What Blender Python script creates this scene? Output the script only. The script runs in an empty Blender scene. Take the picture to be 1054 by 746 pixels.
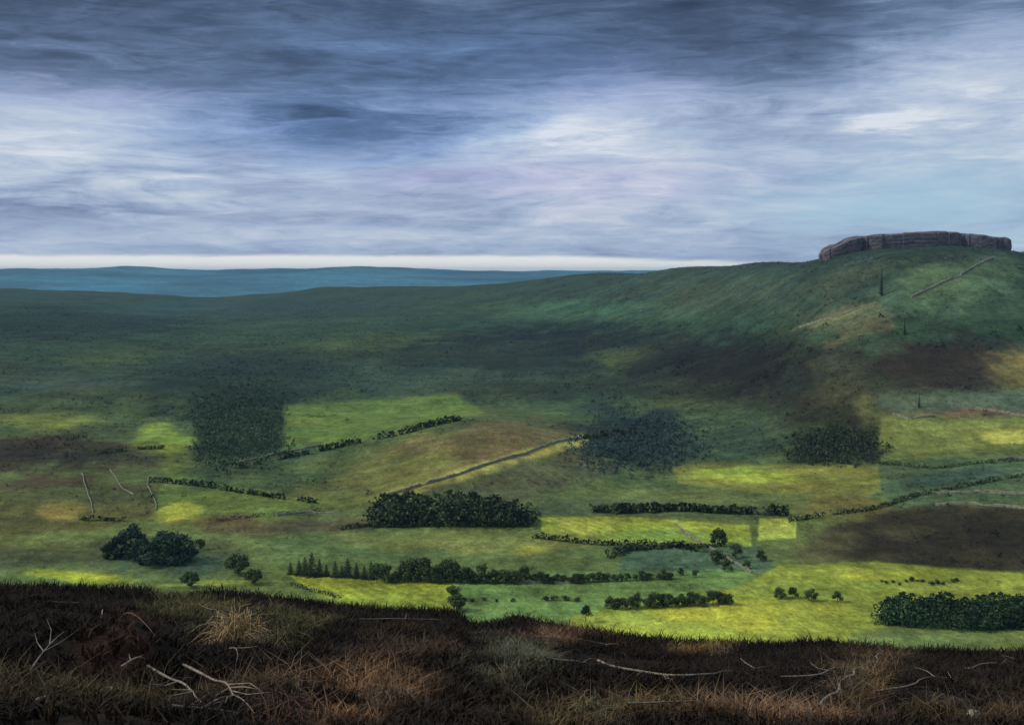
import bpy, math
import numpy as np
PI = math.pi
sc = bpy.context.scene
col = sc.collection
RNG = np.random.default_rng(7)

# ------------------------------------------------------------------ camera geometry
F = 1272.0; CX = 527.0; CY = 373.0; HOR = 280.0
E = 150.0                                   # eye height above the valley floor
TH = math.atan((CY - HOR) / F)

def ray(px, py):
    px = np.asarray(px, float); py = np.asarray(py, float)
    u = (px - CX) / F; v = (CY - py) / F
    return u, math.cos(TH) + v * math.sin(TH), -math.sin(TH) + v * math.cos(TH)

def slope_of(px, py):
    x, y, z = ray(px, py)
    return z / np.hypot(x, y)

def project(X, Y, Z):
    fx = X; fy = Y * math.cos(TH) - (Z - E) * math.sin(TH); fz = Y * math.sin(TH) + (Z - E) * math.cos(TH)
    fy = np.maximum(fy, 1e-3)
    return CX + F * fx / fy, CY - F * fz / fy

# ------------------------------------------------------------------ noise
def _hash(ix, iy, s):
    n = (ix.astype(np.int64) * 374761393 + iy.astype(np.int64) * 668265263 + s * 974634777) & 0x7fffffff
    n = ((n ^ (n >> 13)) * 1274126177) & 0x7fffffff
    n = (n ^ (n >> 16)) & 0xffff
    return n / 65535.0

def vnoise(x, y, s=0):
    ix = np.floor(x); iy = np.floor(y); fx = x - ix; fy = y - iy
    fx = fx * fx * fx * (fx * (fx * 6 - 15) + 10); fy = fy * fy * fy * (fy * (fy * 6 - 15) + 10)
    a = _hash(ix, iy, s); b = _hash(ix + 1, iy, s); c = _hash(ix, iy + 1, s); d = _hash(ix + 1, iy + 1, s)
    return (a * (1 - fx) + b * fx) * (1 - fy) + (c * (1 - fx) + d * fx) * fy

def fbm(x, y, oct=4, s=0, gain=.5):
    t = 0; a = 1; n = 0
    for k in range(oct):
        t = t + a * (vnoise(x * 2**k + 17.3 * k, y * 2**k - 9.1 * k, s + k) - .5); n += a; a *= gain
    return t / n * 2          # about -1..1

def sst(x, a, b):
    t = np.clip((x - a) / (b - a), 0, 1); return t * t * (3 - 2 * t)

# ------------------------------------------------------------------ terrain heights (polar: azimuth and distance)
# for each line of sight: (distance, row where that ground is seen)
COLS = {
 -500: [(900, 480), (1200, 425), (1500, 383), (2000, 345), (2700, 322), (3600, 306), (4300, 298), (4900, 300)],
    0: [(900, 486), (1200, 428), (1500, 386), (2000, 347), (2700, 322), (3600, 305), (4300, 297), (4900, 300)],
  120: [(900, 486), (1200, 428), (1500, 388), (2000, 350), (2700, 326), (3600, 309), (4300, 302), (4900, 304)],
  200: [(900, 486), (1200, 428), (1500, 388), (2000, 352), (2700, 330), (3600, 313), (4300, 307), (4900, 309)],
  260: [(900, 487), (1100, 448), (1500, 388), (2000, 350), (2700, 326), (3600, 309), (4300, 303), (4900, 306)],
  340: [(900, 490), (1050, 448), (1250, 425), (1500, 388), (2000, 348), (2700, 320), (3600, 301), (4100, 297), (4900, 302)],
  450: [(800, 500), (950, 446), (1050, 434), (1250, 425), (1500, 388), (2000, 346), (2700, 315), (3500, 295), (4100, 296), (4900, 302)],
  510: [(800, 500), (950, 440), (1040, 431), (1250, 424), (1500, 388), (2000, 345), (2700, 308), (3300, 289), (4100, 295), (4900, 302)],
  600: [(800, 506), (950, 458), (1050, 448), (1250, 422), (1500, 385), (2000, 337), (2600, 288), (2950, 277.5), (3500, 288), (4900, 302)],
  700: [(800, 508), (1000, 460), (1250, 410), (1500, 365), (1900, 315), (2250, 276), (2450, 272), (3000, 287), (4900, 302)],
  780: [(800, 508), (950, 470), (1100, 430), (1300, 380), (1500, 335), (1750, 292), (1950, 267), (2100, 265.5), (2800, 290), (4900, 302)],
  850: [(800, 508), (950, 465), (1050, 425), (1200, 372), (1400, 312), (1550, 274), (1660, 260), (1780, 260.5), (2400, 290), (4900, 302)],
  920: [(800, 508), (950, 462), (1050, 418), (1200, 358), (1350, 300), (1480, 262), (1580, 253), (1720, 256), (2400, 290), (4900, 302)],
 1000: [(800, 506), (950, 460), (1050, 418), (1200, 360), (1350, 298), (1470, 258), (1560, 251), (1720, 256), (2400, 290), (4900, 302)],
 1054: [(800, 504), (950, 458), (1050, 420), (1200, 362), (1350, 302), (1480, 266), (1570, 258), (1720, 262), (2400, 290), (4900, 302)],
 1600: [(800, 508), (950, 470), (1100, 435), (1300, 395), (1600, 350), (2000, 320), (2600, 300), (3600, 302), (4900, 305)],
}
FARP = [(-600, 276), (0, 277), (60, 275), (150, 276), (230, 277), (300, 275.5), (360, 277), (420, 278), (500, 277.5), (600, 279), (700, 278), (1100, 278), (1700, 277)]
RIM = [(-300, 604), (0, 601), (60, 599), (130, 604), (165, 609), (200, 606), (255, 606), (320, 614), (370, 621), (430, 625), (468, 629),
       (482, 641), (510, 640), (535, 635), (570, 642), (620, 650), (700, 657), (780, 659), (860, 656), (900, 660), (960, 664), (1054, 669), (1400, 676)]
L0, L1, NL = math.log(120), math.log(26000), 700
lr = np.linspace(L0, L1, NL); rr = np.exp(lr)
PXG = np.linspace(-500, 1600, 421)
_cp = sorted(COLS); _tab = []
for c in _cp:
    ks = [(120, 0.), (500, 0.), (640, 1.)] + [(r, E + r * float(slope_of(c, p))) for r, p in COLS[c]]
    cr = ks[-1][0]; fp = np.interp(c, [a for a, b in FARP], [b for a, b in FARP])
    ks += [(6200, 12.), (7200, 15.), (8600, 120.), (10000, E + 10000 * float(slope_of(c, fp))), (11200, E + 10000 * float(slope_of(c, fp)) - 15), (14000, 90.), (26000, 60.)]
    _tab.append(np.interp(lr, [math.log(k[0]) for k in ks], [k[1] for k in ks]))
_tab = np.array(_tab)
def _g(n): 
    x = np.arange(-3 * n, 3 * n + 1); w = np.exp(-.5 * (x / n)**2); return w / w.sum()
G = np.array([np.interp(PXG, _cp, _tab[:, j]) for j in range(NL)]).T      # px x lr
def _conv(a, k):
    m = len(k) // 2; b = np.pad(a, m, mode='edge'); return np.convolve(b, k, 'valid')
G = np.array([_conv(g, _g(3)) for g in G]); G = np.array([_conv(g, _g(4)) for g in G.T]).T
AZG = (PXG - CX) / (F * 1.0027)

def height(r, a, detail=True):
    r = np.asarray(r, float); a = np.asarray(a, float)
    r, a = np.broadcast_arrays(r, a)
    X = r * np.sin(a); Y = r * np.cos(a)
    ca = np.cos(a)
    t = np.where(ca > .3, np.sin(a) / np.maximum(ca, .3), np.sign(a) * 3)
    ui = np.clip((t - AZG[0]) / (AZG[-1] - AZG[0]) * (len(PXG) - 1), 0, len(PXG) - 1.001)
    vi = np.clip((np.log(np.maximum(r, 1)) - L0) / (L1 - L0) * (NL - 1), 0, NL - 1.001)
    i = ui.astype(int); j = vi.astype(int); fu = ui - i; fv = vi - j
    zv = (G[i, j] * (1 - fu) + G[i + 1, j] * fu) * (1 - fv) + (G[i, j + 1] * (1 - fu) + G[i + 1, j + 1] * fu) * fv
    px = CX + np.clip(t, -1, 1) * F * 1.0027
    rim = np.interp(px, [k[0] for k in RIM], [k[1] for k in RIM]) + 7
    sl = -slope_of(np.clip(px, -400, 1500), rim)
    R0 = 45.0
    zr = E - R0 * sl
    s_in = (E - 1.7 - zr) / R0
    near = E - 1.7 - s_in * r
    k = np.maximum(r - R0, 0)
    drop = near - .30 * k * k / (k + 14)
    if detail:
        amp = sst(r, 2, 14) * (1 - sst(r, 48, 110) * .3)
        drop = drop + amp * (.34 * fbm(X / 7.5, Y / 7.5, 5, 3) * (1 - .3 * np.exp(-((r - R0) / 6)**2)) + .05 * fbm(X / .5, Y / .5, 3, 9))
    drop = drop + .62 * np.exp(-(((X + 5.9) / 1.15)**2 + ((Y - 17.6) / 1.1)**2)**1.6)
    # smooth maximum of near slope and valley
    kk = 6.0
    d = np.clip((drop - zv) / kk, -30, 30)
    z = zv + kk * np.log1p(np.exp(d)) - kk * np.exp(-np.abs(d)) * 0
    z = np.where(drop - zv > 25 * kk, drop, z)
    if detail:
        w = sst(r, 330, 700)
        z = z + w * (3.0 * fbm(X / 210, Y / 210, 4, 21) * sst(r, 500, 1100) + .5 * fbm(X / 38, Y / 38, 3, 23))
        z = z + sst(r, 1500, 3500) * 9 * fbm(X / 420, Y / 420, 4, 25) + np.exp(-((np.log(r + 1) - math.log(4200)) / .22)**2) * 8 * fbm(X / 450 + 3, Y / 2500, 4, 27) + sst(r, 7800, 9500) * 36 * fbm(X / 1100, Y / 1500, 5, 31) + np.exp(-((np.log(r + 1) - math.log(4000)) / .2)**2) * 7 * fbm(X / 150, Y / 600, 3, 29)
    pl = sst(ca, -.15, .35)
    return (E - 1.7) * (1 - pl) + z * pl + (1 - pl) * .4 * fbm(X / 9, Y / 9, 3, 41)

_RM = {}
def hit(px, py, r0=330, r1=12000, n=2600):
    """first ground point on the line of sight beyond r0"""
    x, y, z = ray(px, py); h = math.hypot(x, y); a = math.atan2(x, y); s = float(z) / h
    r = np.exp(np.linspace(math.log(r0), math.log(r1), n))
    g = height(r, a); b = np.nonzero(g >= E + s * r)[0]
    k = b[0] if len(b) else n - 1
    R = r[k]; return R * math.sin(a), R * math.cos(a), float(g[k])
def near_hit(px, py): return hit(px, py, 6, 75, 1500)
def gz(x, y): return float(height(math.hypot(x, y), math.atan2(x, y)))
def gzs(x, y): return height(np.hypot(x, y), np.arctan2(x, y))

# ------------------------------------------------------------------ mesh helpers
def mesh_np(name, V, quads=None, tris=None, smooth=False):
    me = bpy.data.meshes.new(name)
    V = np.asarray(V, np.float32); me.vertices.add(len(V)); me.vertices.foreach_set('co', V.ravel())
    parts = []; tot = []
    if quads is not None and len(quads): parts.append(np.asarray(quads, np.int32).ravel()); tot += [4] * len(quads)
    if tris is not None and len(tris): parts.append(np.asarray(tris, np.int32).ravel()); tot += [3] * len(tris)
    idx = np.concatenate(parts); tot = np.array(tot, np.int32)
    me.loops.add(len(idx)); me.loops.foreach_set('vertex_index', idx)
    me.polygons.add(len(tot)); st = np.concatenate([[0], np.cumsum(tot)[:-1]]).astype(np.int32)
    me.polygons.foreach_set('loop_start', st)
    me.polygons.foreach_set('use_smooth', np.full(len(tot), smooth))
    me.update(calc_edges=True); me.validate(verbose=False)
    return me

def setcol(me, rgb, name='cover'):
    at = me.color_attributes.new(name, 'FLOAT_COLOR', 'POINT')
    c = np.ones((len(me.vertices), 4), np.float32); c[:, :3] = rgb
    at.data.foreach_set('color', c.ravel())

def link(name, me, mat=None, parent=None, kind=None):
    o = bpy.data.objects.new(name, me); col.objects.link(o)
    if mat is not None and not me.materials: me.materials.append(mat)
    if parent is not None: o.parent = parent
    if kind: o['kind'] = kind
    return o

def tag(o, label, cat, group=None, kind=None):
    o['label'] = label; o['category'] = cat
    if group: o['group'] = group
    if kind: o['kind'] = kind
    return o
def empty(name, loc=(0, 0, 0), rz=0):
    o = bpy.data.objects.new(name, None); col.objects.link(o); o.location = loc; o.rotation_euler = (0, 0, rz); o.empty_display_size = 1; return o

# ------------------------------------------------------------------ colours
def lin(c):
    c = np.asarray(c, float) / 255; return np.where(c <= .04045, c / 12.92, ((c + .055) / 1.055)**2.4)
KV = 1.2   # picture value -> base colour, valley
KM = 1.0   # moor

def inpoly_sd(px, py, poly):
    """signed distance (px), positive inside"""
    P = np.array(poly, float); n = len(P); ins = np.zeros(px.shape, bool); dm = np.full(px.shape, 1e9)
    for i in range(n):
        x1, y1 = P[i]; x2, y2 = P[(i + 1) % n]
        if y1 != y2:
            c = ((y1 > py) != (y2 > py)) & (px < (x2 - x1) * (py - y1) / (y2 - y1) + x1); ins ^= c
        dx, dy = x2 - x1, y2 - y1; t = np.clip(((px - x1) * dx + (py - y1) * dy) / (dx * dx + dy * dy), 0, 1)
        dm = np.minimum(dm, np.hypot(px - x1 - t * dx, py - y1 - t * dy))
    return np.where(ins, dm, -dm)

# land cover, with cloud shadow and sunlight painted in as dark and bright patches: ('e', cx, cy, rx, ry, tilt_deg, softness 0..1, colour) | ('p', points, softness px, colour) | ('l', points, halfwidth px, colour)
COVER_AND_SHADE = [
 ('e', 60, 332, 170, 20, 0, .6, (32, 50, 40)),
 ('e', 190, 318, 120, 10, 0, .6, (46, 72, 66)),
 ('e', 330, 316, 90, 12, 0, .6, (42, 62, 52)),
 ('e', 120, 370, 70, 14, 0, .7, (62, 82, 50)),
 ('e', 250, 388, 140, 30, 0, .6, (38, 56, 44)), ('e', 240, 420, 80, 34, 0, .6, (38, 58, 40)),
 ('e', 390, 355, 90, 14, 0, .7, (66, 86, 50)),
 ('e', 620, 320, 130, 14, 0, .6, (58, 92, 66)),
 ('e', 60, 395, 80, 14, 0, .7, (58, 76, 62)),
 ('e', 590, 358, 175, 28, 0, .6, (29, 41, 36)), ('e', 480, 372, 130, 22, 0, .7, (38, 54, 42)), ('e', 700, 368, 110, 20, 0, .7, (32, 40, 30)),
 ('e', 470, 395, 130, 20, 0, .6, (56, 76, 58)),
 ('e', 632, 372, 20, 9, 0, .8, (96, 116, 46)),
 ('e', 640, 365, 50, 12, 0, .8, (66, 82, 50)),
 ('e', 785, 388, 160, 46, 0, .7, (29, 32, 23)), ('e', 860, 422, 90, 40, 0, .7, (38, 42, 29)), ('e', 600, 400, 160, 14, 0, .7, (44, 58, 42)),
 ('e', 700, 425, 120, 16, 0, .7, (72, 92, 56)),
 ('e', 655, 452, 85, 38, 5, .6, (36, 54, 50)),
 ('e', 760, 450, 90, 24, 0, .6, (58, 80, 58)),
 ('e', 865, 392, 36, 34, 0, .7, (60, 64, 42)),
 ('e', 860, 456, 64, 30, 0, .6, (38, 48, 32)),
 ('e', 895, 420, 16, 18, 0, .9, (88, 98, 56)),
 ('e', 760, 300, 130, 26, 0, .7, (60, 78, 60)),
 ('e', 970, 295, 95, 30, -8, .5, (70, 96, 68)),
 ('e', 880, 290, 50, 20, -8, .7, (62, 78, 62)),
 ('e', 870, 330, 60, 22, -8, .6, (84, 88, 60)),
 ('e', 865, 326, 48, 7, -15, .8, (108, 114, 66)),
 ('e', 975, 375, 100, 38, 0, .6, (44, 41, 31)),
 ('e', 1048, 380, 34, 26, 0, .6, (98, 98, 56)),
 ('p', [(905, 405), (1054, 402), (1100, 404), (1100, 426), (905, 424)], 14, (76, 96, 74)),
 ('e', 1000, 426, 60, 7, 0, .5, (98, 84, 66)),
 ('p', [(905, 426), (1100, 432), (1100, 470), (905, 478)], 14, (104, 122, 60)),
 ('e', 1040, 450, 36, 7, 0, .4, (156, 172, 78)),
 ('p', [(908, 474), (1100, 468), (1100, 522), (1000, 518), (908, 528)], 12, (84, 108, 70)),
 ('e', 1000, 490, 60, 8, -6, .5, (76, 100, 78)),
 ('p', [(690, 482), (745, 476), (906, 480), (906, 506), (880, 515), (760, 504), (700, 498)], 4, (122, 130, 56)),
 ('e', 760, 488, 70, 9, 0, .4, (150, 172, 58)),
 ('e', 730, 512, 130, 9, 0, .5, (92, 112, 62)),
 ('e', 860, 520, 60, 14, 0, .5, (102, 106, 56)),
 ('p', [(850, 545), (905, 530), (960, 521), (1100, 524), (1100, 590), (1000, 588), (900, 580), (850, 574)], 9, (60, 58, 38)), ('e', 880, 558, 50, 22, 0, .6, (56, 54, 36)), ('e', 985, 554, 130, 30, 0, .7, (44, 42, 29)),
 ('e', 846, 560, 36, 26, 0, .7, (84, 86, 54)), ('e', 930, 548, 40, 10, 0, .7, (66, 66, 42)),
 # left side
 ('e', 40, 432, 70, 12, 0, .5, (98, 118, 54)),
 ('e', 130, 440, 60, 8, 0, .6, (60, 80, 50)),
 ('p', [(200, 398), (288, 384), (290, 464), (240, 476), (202, 472)], 16, (36, 54, 36)),
 ('p', [(292, 418), (470, 405), (500, 425), (440, 442), (292, 468)], 6, (92, 120, 52)),
 ('e', 330, 440, 30, 16, 0, .5, (98, 128, 54)),
 ('e', 168, 455, 36, 18, 0, .5, (118, 144, 52)),
 ('e', 180, 480, 22, 16, 0, .6, (98, 120, 52)),
 ('e', 20, 468, 120, 26, 0, .6, (56, 56, 37)), ('e', 120, 472, 70, 14, 3, .6, (54, 58, 38)), ('e', 30, 462, 70, 14, 0, .7, (48, 44, 31)),
 ('e', 30, 500, 90, 12, 0, .5, (74, 68, 46)),
 ('p', [(-200, 510), (60, 500), (165, 498), (160, 530), (100, 545), (-200, 560)], 9, (82, 88, 46)),
 ('e', 70, 525, 30, 12, 0, .4, (122, 120, 58)),
 ('p', [(170, 485), (330, 516), (300, 528), (190, 545), (160, 520)], 5, (98, 124, 56)),
 ('e', 186, 526, 32, 14, 0, .4, (156, 172, 60)),
 ('e', 300, 540, 130, 10, 0, .6, (90, 88, 56)),
 ('e', 260, 478, 80, 14, -12, .5, (62, 88, 56)),
 ('e', 310, 495, 60, 14, 0, .5, (74, 98, 58)),
 # knoll
 ('e', 490, 462, 115, 32, -8, .5, (102, 98, 60)),
 ('e', 400, 490, 90, 22, -12, .5, (102, 112, 56)),
 ('l', [(395, 512), (460, 494), (540, 470), (600, 452)], 9, (146, 152, 76)),
 ('e', 540, 495, 90, 22, -10, .5, (80, 88, 58)),
 ('p', [(545, 530), (640, 530), (800, 535), (800, 522), (640, 515), (560, 512)], 5, (78, 100, 64)),
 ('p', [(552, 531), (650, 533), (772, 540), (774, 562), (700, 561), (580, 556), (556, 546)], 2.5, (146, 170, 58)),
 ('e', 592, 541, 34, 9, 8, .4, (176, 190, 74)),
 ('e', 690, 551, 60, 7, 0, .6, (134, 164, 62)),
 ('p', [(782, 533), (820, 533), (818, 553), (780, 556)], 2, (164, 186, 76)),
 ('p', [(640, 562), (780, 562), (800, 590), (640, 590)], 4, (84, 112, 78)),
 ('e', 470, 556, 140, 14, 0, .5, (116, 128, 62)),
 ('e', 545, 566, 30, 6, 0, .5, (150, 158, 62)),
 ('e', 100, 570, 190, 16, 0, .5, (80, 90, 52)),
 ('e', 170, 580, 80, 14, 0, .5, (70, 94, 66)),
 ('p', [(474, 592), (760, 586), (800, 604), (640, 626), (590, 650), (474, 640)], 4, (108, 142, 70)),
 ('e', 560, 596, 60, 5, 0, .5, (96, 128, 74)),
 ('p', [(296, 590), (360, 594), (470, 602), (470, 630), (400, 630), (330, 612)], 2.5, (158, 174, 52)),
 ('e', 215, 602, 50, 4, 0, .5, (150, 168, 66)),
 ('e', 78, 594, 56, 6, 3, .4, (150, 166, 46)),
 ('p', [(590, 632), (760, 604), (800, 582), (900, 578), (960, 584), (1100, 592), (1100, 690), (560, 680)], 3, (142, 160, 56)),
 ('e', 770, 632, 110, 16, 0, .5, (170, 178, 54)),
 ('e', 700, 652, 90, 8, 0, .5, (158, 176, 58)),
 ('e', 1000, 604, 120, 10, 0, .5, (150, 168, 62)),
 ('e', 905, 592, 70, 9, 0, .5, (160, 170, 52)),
 ('p', [(880, 652), (930, 642), (1100, 640), (1100, 690), (870, 676)], 4, (106, 124, 62)),
]
MOOR = [
 ('e', 60, 720, 150, 30, 0, .6, (50, 46, 34)),
 ('e', 100, 672, 58, 32, 0, .4, (50, 37, 32)),
 ('e', 200, 632, 60, 18, 12, .5, (68, 68, 46)),
 ('e', 290, 645, 40, 20, 0, .6, (62, 62, 42)),
 ('e', 255, 700, 70, 22, 0, .6, (58, 50, 38)),
 ('e', 400, 700, 75, 40, 0, .6, (82, 66, 50)),
 ('e', 380, 735, 60, 14, 0, .5, (92, 72, 54)),
 ('e', 525, 680, 55, 24, 20, .6, (70, 74, 60)),
 ('e', 560, 655, 60, 8, 0, .5, (84, 66, 52)),
 ('e', 640, 735, 90, 20, 0, .6, (66, 60, 42)),
 ('e', 745, 664, 40, 7, 0, .5, (104, 88, 56)),
 ('e', 790, 738, 120, 16, 0, .5, (92, 74, 58)),
 ('e', 880, 705, 60, 24, -25, .6, (76, 64, 46)),
 ('e', 1000, 735, 90, 16, 0, .5, (66, 58, 42)),
 ('e', 300, 735, 40, 16, 0, .5, (62, 46, 38)),
]

def paint(px, py, base, layers, wx, wy, dn=0, pk=.5):
    """px,py arrays; base Nx3 sRGB; wx, wy: edge raggedness in px"""
    C = base.copy(); X1 = px + wx * pk; Y1 = py + wy * pk; X0 = px + wx * 1.5; Y0 = py + wy * 1.5
    for L in layers:
        if L[0] == 'e':
            X, Y = X0, Y0; _, cx, cy, rx, ry, ti, so, c = L; t = math.radians(ti); dx = X - cx; dy = Y - cy
            u = (dx * math.cos(t) + dy * math.sin(t)) / rx; v = (-dx * math.sin(t) + dy * math.cos(t)) / ry
            m = (1 - sst(np.hypot(u, v) + dn * .46, 1 - so, 1 + so * .35)) * np.clip(1 - .25 * dn, .5, 1)
        elif L[0] == 'p':
            X, Y = X1, Y1
            m = np.zeros(px.shape); P = np.array(L[1])
            b = (X > P[:, 0].min() - 12) & (X < P[:, 0].max() + 12) & (Y > P[:, 1].min() - 12) & (Y < P[:, 1].max() + 12)
            m[b] = sst(inpoly_sd(X[b], Y[b], L[1]), -L[2] / 2, L[2] / 2)
        else:
            X, Y = X1, Y1; dm = np.full(px.shape, 1e9)
            for (x1, y1), (x2, y2) in zip(L[1][:-1], L[1][1:]):
                dx, dy = x2 - x1, y2 - y1; t = np.clip(((X - x1) * dx + (Y - y1) * dy) / (dx * dx + dy * dy), 0, 1)
                dm = np.minimum(dm, np.hypot(X - x1 - t * dx, Y - y1 - t * dy))
            m = 1 - sst(dm, L[2] * .4, L[2])
        C += m[:, None] * (np.array(L[-1], float) - C)
    return C

def valley_colour(X, Y, Z):
    px, py = project(X, Y, Z); r = np.hypot(X, Y)
    ks = [270, 300, 340, 380, 430, 500, 600, 680]
    b = np.array([(42, 62, 50), (46, 68, 52), (48, 74, 50), (50, 68, 48), (70, 92, 54), (88, 108, 58), (102, 124, 62), (112, 134, 60)], float)
    base = np.stack([np.interp(py, ks, b[:, i]) for i in range(3)], 1)
    wx = 9 * fbm(X / 60, Y / 60, 4, 51) * np.clip(900 / r, .3, 1.3); wy = 3.2 * fbm(X / 45, Y / 80, 4, 55) * np.clip(900 / r, .35, 1.3)
    C = paint(px, py, base, COVER_AND_SHADE, wx, wy, 1.3 * fbm(X / 24, Y / 48, 5, 58, .65))
    far = sst(r, 6000, 7500)[:, None]; C = C * (1 - far) + np.array((54, 102, 120.)) * (1 + .34 * fbm(X / 900, Y / 700, 5, 33, .6))[:, None] * far  # blue of distant haze painted into the far hills' base colour
    fd = 1 - .5 * sst(r, 1500, 4000)
    n = 1 + fd * (.34 * fbm(X / 26, Y / 60, 6, 61, .7) + .26 * fbm(X / 5, Y / 12, 4, 66, .8) + .24 * fbm(X / 170, Y / 120, 4, 63) + .16 * fbm(X / 90, Y / 14, 4, 64, .6))
    C = np.clip(C, 0, 255); g = C.mean(1, keepdims=True); C = g + (C - g) * .89; C[:, 0] *= 1.03; C[:, 2] *= .97
    m = sst(inpoly_sd(px, py, [(300, 594), (470, 603), (470, 640), (330, 620)]), -1, 2) * (r < 900) + sst(inpoly_sd(px, py, [(556, 532), (772, 541), (772, 560), (580, 555)]), -2, 2) * (r < 1200)
    n = n * (1 + .09 * m * np.sin(2 * PI * (X * .8 + Y * .6) / 6.))
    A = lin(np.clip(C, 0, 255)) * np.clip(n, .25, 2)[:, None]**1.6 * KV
    w = .22 * fbm(X / 90, Y / 60, 4, 67)[:, None]       # drier / lusher drift
    return np.clip(A * (1 + w * np.array([1.0, .1, -.9])), .003, .8)

def moor_colour(X, Y, Z):
    px, py = project(X, Y, Z)
    base = np.tile(np.array((33, 30, 27.)), (len(px), 1))
    wx = 26 * fbm(X / 4, Y / 4, 4, 71); wy = 11 * fbm(X / 3, Y / 3, 4, 75)
    C = paint(px, py, base, [L[:-1] + (tuple(min(255, v * 1.14) for v in L[-1]),) for L in MOOR], wx, wy, 1.5 * fbm(X / 1.3, Y / 1.3, 4, 78, .6), 1.)
    bare = sst(fbm(X / 1.9, Y / 1.9, 4, 95), .12, .45)[:, None] * (np.hypot(X, Y) < 43)[:, None]; C = C * (1 - .6 * bare) + .6 * bare * (C * .7 + np.array((38, 29, 20.)))
    drift = fbm(X / 5 + 4, Y / 5, 3, 97)[:, None]; C = C * (1 + .22 * drift * np.array((1.1, .9, .6)))
    n = 1 + .5 * fbm(X / 1.4, Y / 1.4, 4, 81, .7)
    return np.clip(lin(C) * np.clip(n, .3, 2)[:, None]**1.5 * KM, .003, .6)

# ------------------------------------------------------------------ materials
def newmat(name):
    m = bpy.data.materials.new(name); m.use_nodes = True; nt = m.node_tree; nt.nodes.clear()
    o = nt.nodes.new('ShaderNodeOutputMaterial'); b = nt.nodes.new('ShaderNodeBsdfPrincipled'); nt.links.new(b.outputs[0], o.inputs[0])
    b.inputs['Roughness'].default_value = .9; b.inputs['Specular IOR Level'].default_value = .2
    return m, nt, b
def nz(nt, scale, detail=4, rough=.6, vec=None, stretch=None):
    tc = nt.nodes.new('ShaderNodeTexCoord'); n = nt.nodes.new('ShaderNodeTexNoise')
    n.inputs['Scale'].default_value = scale; n.inputs['Detail'].default_value = detail; n.inputs['Roughness'].default_value = rough
    if stretch:
        mp = nt.nodes.new('ShaderNodeMapping'); mp.inputs['Scale'].default_value = stretch; nt.links.new(tc.outputs['Object'], mp.inputs[0]); nt.links.new(mp.outputs[0], n.inputs['Vector'])
    else: nt.links.new(tc.outputs['Object'], n.inputs['Vector'])
    return n
def mathn(nt, op, a, b=None, c=None):
    n = nt.nodes.new('ShaderNodeMath'); n.operation = op
    for i, v in enumerate((a, b, c)):
        if v is None: continue
        if isinstance(v, (int, float)): n.inputs[i].default_value = v
        else: nt.links.new(v, n.inputs[i])
    return n.outputs[0]
def vscale(nt, colr, f):
    n = nt.nodes.new('ShaderNodeVectorMath'); n.operation = 'SCALE'; nt.links.new(colr, n.inputs[0]); nt.links.new(f, n.inputs['Scale']); return n.outputs[0]
def cover_mat(name, scales, bump, bscale, bdist, rough=.95):
    m, nt, b = newmat(name)
    at = nt.nodes.new('ShaderNodeAttribute'); at.attribute_name = 'cover'
    f = None
    for s, amp, st in scales:
        n = nz(nt, s, 5, .65, stretch=st); k = mathn(nt, 'MULTIPLY_ADD', n.outputs[0], 2 * amp, 1 - amp)
        f = k if f is None else mathn(nt, 'MULTIPLY', f, k)
    nt.links.new(vscale(nt, at.outputs['Color'], mathn(nt, 'MAXIMUM', f, .12)), b.inputs['Base Color'])
    bn = nz(nt, bscale, 6, .7); bp = nt.nodes.new('ShaderNodeBump'); bp.inputs['Strength'].default_value = bump; bp.inputs['Distance'].default_value = bdist
    nt.links.new(bn.outputs[0], bp.inputs['Height']); nt.links.new(bp.outputs[0], b.inputs['Normal'])
    b.inputs['Roughness'].default_value = rough; b.inputs['Specular IOR Level'].default_value = .1
    return m
M_valley = cover_mat('pasture_and_cloud_shade', [(.16, .75, (1, .8, 1)), (.03, .6, (1, 1.8, 1)), (.55, .7, (1, .6, 1))], .9, .22, 3.0)  # its cover colour includes the painted cloud shadow
M_moor = cover_mat('peat_cover', [(1.2, .5, (1, 1, 1)), (6, .5, (1, 1, 1))], .9, 7, .12)
M_far = cover_mat('far_moor_haze_cover', [(.004, .35, (1, 1, 1)), (.02, .25, (1, 1, 1))], .3, .01, 30)  # its cover colour holds the painted haze blue

def attr_mat(name, attr='cover', rough=.9, var=.3, trans=0.0):
    m, nt, b = newmat(name)
    at = nt.nodes.new('ShaderNodeAttribute'); at.attribute_name = attr
    oi = nt.nodes.new('ShaderNodeObjectInfo')
    k = mathn(nt, 'MULTIPLY_ADD', oi.outputs['Random'], 2 * var, 1 - var)
    nt.links.new(vscale(nt, at.outputs['Color'], k), b.inputs['Base Color']); b.inputs['Roughness'].default_value = rough
    b.inputs['Specular IOR Level'].default_value = .15
    return m
M_leaf = attr_mat('foliage', var=.38)
M_blade = attr_mat('dry_stems', var=0)
def plain_mat(name, c1, c2, scale, bump=.5, bdist=.05, stretch=None):
    m, nt, b = newmat(name); n = nz(nt, scale, 6, .65, stretch=stretch)
    r = nt.nodes.new('ShaderNodeValToRGB'); r.color_ramp.elements[0].position = .32; r.color_ramp.elements[1].position = .68
    r.color_ramp.elements[0].color = (*c1, 1); r.color_ramp.elements[1].color = (*c2, 1)
    nt.links.new(n.outputs[0], r.inputs[0]); nt.links.new(r.outputs[0], b.inputs['Base Color'])
    bp = nt.nodes.new('ShaderNodeBump'); bp.inputs['Strength'].default_value = bump; bp.inputs['Distance'].default_value = bdist
    nt.links.new(n.outputs[0], bp.inputs['Height']); nt.links.new(bp.outputs[0], b.inputs['Normal'])
    return m
M_bark = plain_mat('bark', (.025, .02, .015), (.07, .055, .04), 3, .5, .05)
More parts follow.
